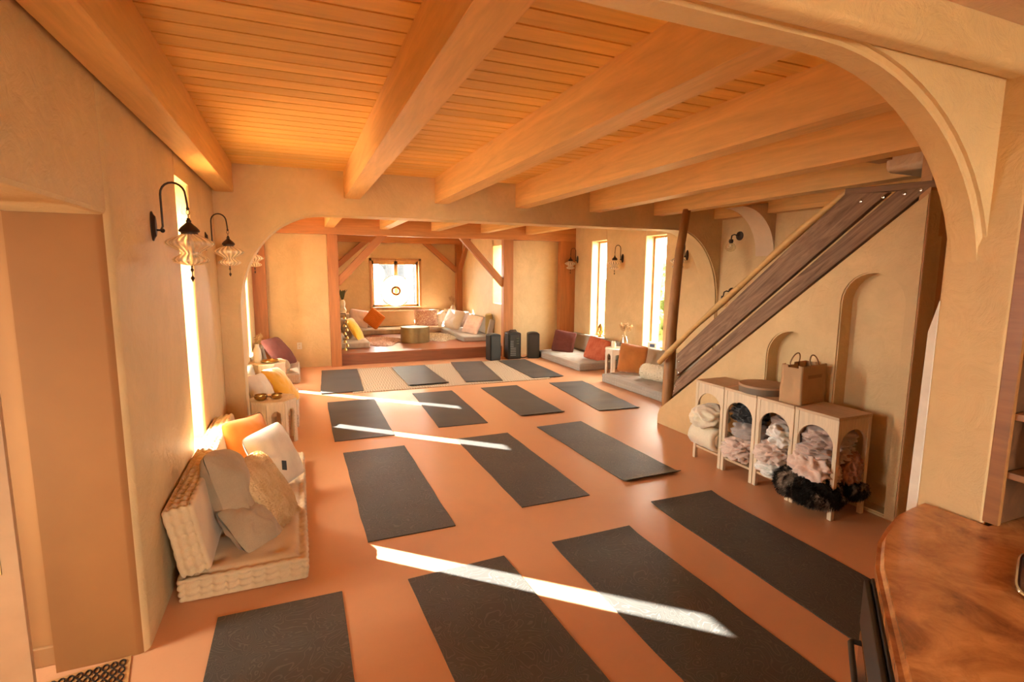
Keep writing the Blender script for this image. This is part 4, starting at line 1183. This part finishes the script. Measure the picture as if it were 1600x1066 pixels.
link('label_strip', bm, m_plain('pale print', (.22,.22,.20), .5), cpn)
for k in range(6):
    bm = bmesh.new(); lathe(bm, [(0,0),(.012,0),(.010,.016),(0,.018)], 12)
    o = link('knob', bm, m_plain('grey knob', (.16,.17,.10), .5) if k == 0 else bpy.data.materials['grey knob'], cpn, True); o.location = (.045+.028*(k % 2), -.145, .32+.05*(k//2)); o.rotation_euler = (pi/2, 0, 0)
bm = bmesh.new(); tube(bm, [(-.08, 0, .535), (-.06, 0, .575), (.06, 0, .575), (.08, 0, .535)], .012, 8); link('carry_handle', bm, M['black'], sp, True)
bm = bmesh.new(); tube(bm, [(4.10,9.66,.05),(4.17,9.63,.012),(4.24,9.66,.012),(4.30,9.64,.05)], .007, 8)
o = link('speaker_cable', bm, M['black'], None, True); tag(o, 'black cable between the middle and right speakers', 'cable')

# ------------------------------------------------------------------ alcove furniture
SZ = .22
def at(o, dz=SZ): o.location.z += dz; return o
sb = sofa('long taupe floor sofa under the alcove window', (2.25, YZ-.03, SZ), (0,0,-pi/2), .62, 2.35, .12, M['sofa_beige'], M['sofa_taupe'], .42, .14, (2,6), (2,8), .035, 10)
sr_ = sofa('grey checked floor sofa along the right side of the alcove', (4.0, 12.05, SZ), (0,0,pi), .72, 2.45, .12, M['sofa_grey'], M['sofa_grey'], .36, .13, (2,6), (1,6), .035, 12)
sl_ = sofa('taupe floor sofa along the left side of the alcove', (.61, 11.55, SZ), (0,0,0), .68, 1.85, .12, M['sofa_beige'], M['greyplush'], .40, .14, (2,5), (1,5), .035, 10)
pillow('dusty pink pillow behind the orange one on the alcove window sofa', (1.33, 13.02, .60), (-16, 10, 6), .46, .46, .15, M['blush'], 21)
pillow('orange ribbed pillow standing on its corner on the alcove window sofa', (1.68, 12.93, .60), (-14, 40, 0), .42, .42, .16, M['orangestripe'], 22)
pillow('large blush pillow with cream scrolls on the alcove window sofa', (2.96, 12.98, .58), (-12, 0, -6), .62, .44, .15, M['swirl'], 23)
pillow('small cream pillow at the right end of the alcove window sofa', (3.36, 12.96, .54), (-12, -28, 0), .36, .36, .13, M['ivoryfleece'], 24)
pillow('yellow pillow leaning on the left alcove sofa', (1.05, 11.10, .56), (-30, 0, 66), .40, .52, .15, M['gold'], 25)
pillow('grey plush pillow behind the yellow one on the left alcove sofa', (.90, 11.36, .55), (-26, 0, 66), .44, .50, .16, M['greyplush'], 26)
pillow('white pillow standing on the right alcove sofa', (3.50, 12.35, .58), (-28, 8, -50), .52, .52, .17, M['towel'], 27)
pillow('dusty rose pillow tucked behind the white one on the right alcove sofa', (3.74, 12.50, .56), (-14, 0, -40), .42, .42, .15, M['mauve'], 28)
pillow('blush pillow leaning at the near end of the right alcove sofa', (3.64, 11.28, .55), (-30, 6, -55), .46, .46, .15, M['furpink'], 29)
bolster('olive gold bolster end at the near right of the alcove', (3.92, 10.95, .58), (0,0,0), .085, .48, m_fabric('olive brocade', (.34,.24,.08)))
dt = root('drum_table', 'round bronze drum table with a pale top on the alcove stage', 'coffee table', (2.32, 11.25, SZ))
bm = bmesh.new(); lathe(bm, [(0,0),(.305,0),(.31,.006),(.31,.325),(.305,.332),(.295,.332),(.295,.318),(0,.318)], 56); link('drum_body', bm, M['brassdull'], dt, True)
bm = bmesh.new(); lathe(bm, [(0,.319),(.29,.319),(.293,.326),(0,.327)], 48); link('table_top', bm, M['white'], dt, True)
def hide(label, loc, sx, sy, mat, seed, cnt):
    bm = bmesh.new(); bmesh.ops.create_icosphere(bm, subdivisions=4, radius=1)
    for v in bm.verts:
        a = atan2(v.co.y, v.co.x); k = 1+.14*sin(3*a+seed)+.08*sin(5*a+2*seed)
        v.co = Vector((v.co.x*sx*k, v.co.y*sy*k, max(v.co.z*.05, -.0)+.0))
    fur(bm, cnt, .05, .006, .35, .6, seed)
    for v in bm.verts: v.co.z = max(v.co.z, .002)
    o = link('fur_rug', bm, mat, None, 'all', normals=False); o.location = loc; return tag(o, label, 'rug', 'fur rugs on the stage')
hide('blush fur rug left of the drum table on the stage', (1.62, 11.45, SZ), .42, .62, M['furpink'], 1, 4500)
hide('cream fur rug right of the drum table on the stage', (2.98, 11.75, SZ), .36, .66, M['furcream'], 2, 4500)
dc = root('woven_disc', 'round pale openwork disc with a ring centre hanging in the alcove window', 'wall ornament', (2.29, YZ-.10, 1.25))
mdisc = NT('pale translucent weave')
def m_disc():
    m = mdisc; t = m.t; t.nodes.remove(m.b)
    v = m.coord(); sp = m.n('ShaderNodeSeparateXYZ'); m.l(v, sp.inputs[0])
    an = m.math('ARCTAN2', sp.outputs[2], sp.outputs[0])
    ray = m.math('GREATER_THAN', m.math('SINE', m.math('MULTIPLY', an, 28)), .55)
    tl = m.n('ShaderNodeBsdfTranslucent'); tl.inputs[0].default_value = (.85,.74,.50,1)
    df = m.n('ShaderNodeBsdfDiffuse'); df.inputs[0].default_value = (.80,.68,.45,1)
    tr = m.n('ShaderNodeBsdfTransparent')
    a = m.n('ShaderNodeMixShader'); a.inputs[0].default_value = .5; m.l(tl.outputs[0], a.inputs[1]); m.l(df.outputs[0], a.inputs[2])
    b = m.n('ShaderNodeMixShader'); m.l(m.math('ADD', m.math('MULTIPLY', ray, .35), .05), b.inputs[0]); m.l(a.outputs[0], b.inputs[1]); m.l(tr.outputs[0], b.inputs[2])
    m.l(b.outputs[0], m.out.inputs[0]); return m.m
bm = bmesh.new(); lathe(bm, [(.075,-.004),(.39,-.004),(.39,.004),(.075,.004),(.075,-.004)], 64)
o = link('disc_face', bm, m_disc(), dc, True); o.rotation_euler = (pi/2, 0, 0)
bm = bmesh.new(); tube(bm, [(.39*cos(a), 0, .39*sin(a)) for a in [2*pi*k/64 for k in range(64)]], .007, 8, closed=True); link('outer_hoop', bm, M['bronze'], dc, True)
bm = bmesh.new()
for rr_ in (.078, .095, .112): tube(bm, [(rr_*cos(a), -.006, rr_*sin(a)) for a in [2*pi*k/40 for k in range(40)]], .011, 8, closed=True)
link('centre_ring', bm, m_plain('rattan', (.50,.26,.08), .6), dc, True)
bm = bmesh.new(); tube(bm, [(0,0,.39),(0,.0,.79)], .003, 6); link('hanging_cord', bm, M['bronze'], dc)
rt = root('small_cabinet', 'pale small cabinet in the back right corner of the alcove', 'cabinet', (3.62, 13.12, SZ))
boxo('cabinet_case', M['whitewood'], -.20, .20, -.16, .16, 0, .50, rt, .006)
cdr = boxo('cabinet_door', m_plain('pinkish panel', (.55,.30,.18), .5), -.15, .15, -.172, -.16, .05, .45, rt, .004)
v3 = vase('terracotta vase of dried grass on the small alcove cabinet', (3.70, 13.10, SZ+.50), [(0,0),(.05,0),(.075,.06),(.06,.12),(.03,.15),(.036,.17),(.028,.17),(.024,.15),(.05,.11),(0,.02)], M['ceramic'])
stems(v3, 5, .25, .36, .12, M['pampas'], 12)
bowl('small cream bowl on the small alcove cabinet', (3.52, 13.08, SZ+.50), .06, .07, M['ceramic'], 'ceramic_bowl', 'bowl')
# shelf table with plant at the left of the alcove
lt = root('corner_stand', 'pale corner stand at the back left of the alcove', 'side table', (.92, 12.85, SZ))
boxo('stand_top', M['whitewood'], -.17, .17, -.17, .17, .50, .525, lt, .004)
for a in (-1, 1):
    for b in (-1, 1): boxo('leg', M['whitewood'], a*.14-.018, a*.14+.018, b*.14-.018, b*.14+.018, 0, .50, lt)
v4 = vase('white figure-shaped vase with dark leaves on the corner stand in the alcove', (.95, 12.80, SZ+.525), [(0,0),(.07,0),(.09,.08),(.05,.16),(.065,.24),(.055,.30),(.025,.33),(.02,.33),(.02,.30),(0,.05)], M['wax'])
for k in range(9):
    a = k*2.4; bm = bmesh.new()
    L = .30; n = 8; wv = []
    for i in range(n+1):
        t = i/n; c = Vector((cos(a)*.13*t*t, sin(a)*.13*t*t, .30+L*t*(1-.12*t)))
        s = Vector((-sin(a), cos(a), 0))*(.045*sin(pi*min(1, t*.95+.05)))
        wv.append((bm.verts.new(c-s), bm.verts.new(c+s)))
    for p, q in zip(wv, wv[1:]): bm.faces.new((p[0], p[1], q[1], q[0]))
    o = link('leaf', bm, M['leaf'], v4, 'all'); sm = o.modifiers.new('t', 'SOLIDIFY'); sm.thickness = .002
# hanging brass bell string at the left post
bs = root('bell_string', 'string of small brass bells hanging beside the left post', 'bells', (.80, YB+.22, 0))
bm = bmesh.new(); tube(bm, [(0,0,.245),(0,0,.95)], .004, 6); link('cord', bm, M['bronze'], bs)
boxo('hook', M['bronze'], -.20, .01, -.006, .006, .94, .955, bs)
for k in range(9):
    bm = bmesh.new(); z = .25+k*.075
    lathe(bm, [(.032,0),(.030,.015),(.018,.045),(.006,.055),(0,.056)], 14); o = link('bell', bm, M['brass'], bs, True); o.location = (.018*(1 if k % 2 else -1), 0, z)

# ------------------------------------------------------------------ outdoors
gd = boxo('ground_outside', M['earth'], -40, 40, -30, 60, -.7, -.4); struct(gd)
R = random.Random(11)
k = 0
for (x, y, r) in ((1.3, 24, .28), (2.6, 27, .22), (3.4, 22, .20), (4.7, 26, .30), (5.6, 23, .18), (.2, 29, .3), (3.9, 33, .25), (2.0, 35, .22), (6.6, 31, .25)):
    t = root('tree_trunk', 'blurred grey tree trunk outside the alcove window', 'tree', (x, y, -.4), group='trees outside the alcove window')
    bm = bmesh.new(); tube(bm, [(0,0,0),(.1*R.uniform(-1,1),0,3),(.2*R.uniform(-1,1),0,6),(.2*R.uniform(-1,1),0,10)], [r*1.15, r, r*.85, r*.5], 10); link('trunk', bm, M['bark'], t, True)
    for b in range(5):
        z = 2.2+b*1.3; a = R.uniform(0, 2*pi); bm = bmesh.new(); tube(bm, [(0,0,z),(cos(a)*.8,sin(a)*.8,z+.5),(cos(a)*1.5,sin(a)*1.5,z+.6)], [.07,.05,.02], 6); link('branch', bm, M['bark'], t, True)
for (x, y, s) in ((8.8, 9.0, .9), (9.6, 12.0, 1.1), (8.9, 15.4, 1.0), (12.5, 11.5, 1.4)):
    bm = lump_bm(s, s, s*1.1, .5, 2.5, x, 4); fur(bm, 2500, .18, .04, .2, .9, int(x*10))
    o = link('garden_shrub', bm, M['foliage'], None, normals=False); o.location = (x, y, .6*s)
    tag(o, 'sunlit green shrub outside the right slit windows', 'shrub', 'shrubs outside the right windows')

# ------------------------------------------------------------------ light
W = bpy.data.worlds.new('World'); SC.world = W; W.use_nodes = True
bg = W.node_tree.nodes['Background']
bg.inputs[0].default_value = (1.0, .985, .88, 1); bg.inputs[1].default_value = 24.0
sd = bpy.data.lights.new('sun', 'SUN'); sd.energy = 48; sd.color = (1, .97, .90); sd.angle = radians(.5)
so = bpy.data.objects.new('sun', sd); COL.objects.link(so)
dirv = Vector((1, -.90, -.60*sqrt(1+.81))).normalized()
so.rotation_mode = 'QUATERNION'; so.rotation_quaternion = dirv.to_track_quat('-Z', 'Y'); so.location = (-6, 8, 6)
def portal(name, loc, rot, sx, sy):
    l = bpy.data.lights.new(name, 'AREA'); l.shape = 'RECTANGLE'; l.size = sx; l.size_y = sy; l.cycles.is_portal = True
    o = bpy.data.objects.new(name, l); COL.objects.link(o); o.location = loc; o.rotation_euler = rot
for i, (a, b) in enumerate(LWIN): portal('daylight_portal', (LW-.36, (a+b)/2, (WS+WT)/2), (0, -pi/2, 0), WT-WS, b-a)
for i, (a, b) in enumerate(RWIN): portal('daylight_portal', (RW+.36, (a+b)/2, (WS+WT)/2), (0, pi/2, 0), WT-WS, b-a)
portal('daylight_portal', (2.31, YZ+.32, 1.42), (-pi/2, 0, 0), 1.18, 1.16)
portal('daylight_portal', (1.55, -3.32, 1.45), (pi/2, 0, 0), 1.3, 1.1)
portal('daylight_portal', (-2.77, 2.2, 1.425), (0, -pi/2, 0), 1.15, .6)
portal('daylight_portal', (4.27, 10.68, 1.68), (0, pi/2, 0), 1.25, .53)

# ------------------------------------------------------------------ camera
cd = bpy.data.cameras.new('camera'); co = bpy.data.objects.new('camera', cd); COL.objects.link(co)
F_PX = 815.3; yaw, pitch, rollv = .38834, .13238, .00591
cd.sensor_fit = 'HORIZONTAL'; cd.sensor_width = 36; cd.lens = F_PX/1600*36
fwd = Vector((sin(yaw)*cos(pitch), cos(yaw)*cos(pitch), -sin(pitch))); right = Vector((cos(yaw), -sin(yaw), 0)); up = right.cross(fwd)
r2 = right*cos(rollv)+up*sin(rollv); u2 = -right*sin(rollv)+up*cos(rollv)
co.matrix_world = Matrix(((r2.x, u2.x, -fwd.x, 0), (r2.y, u2.y, -fwd.y, 0), (r2.z, u2.z, -fwd.z, 1.75), (0, 0, 0, 1)))
cd.clip_start = .02
SC.camera = co

SC.view_settings.view_transform = 'Standard'; SC.view_settings.look = 'None'; SC.view_settings.gamma = 1
SC.view_settings.use_curve_mapping = False
SC.view_settings.exposure = 1.05
SC.cycles.max_bounces = 14; SC.cycles.diffuse_bounces = 10; SC.cycles.glossy_bounces = 4; SC.cycles.transparent_max_bounces = 16
SC.cycles.use_denoising = True
SC.cycles.caustics_reflective = False; SC.cycles.caustics_refractive = False
SC.cycles.sample_clamp_indirect = 12
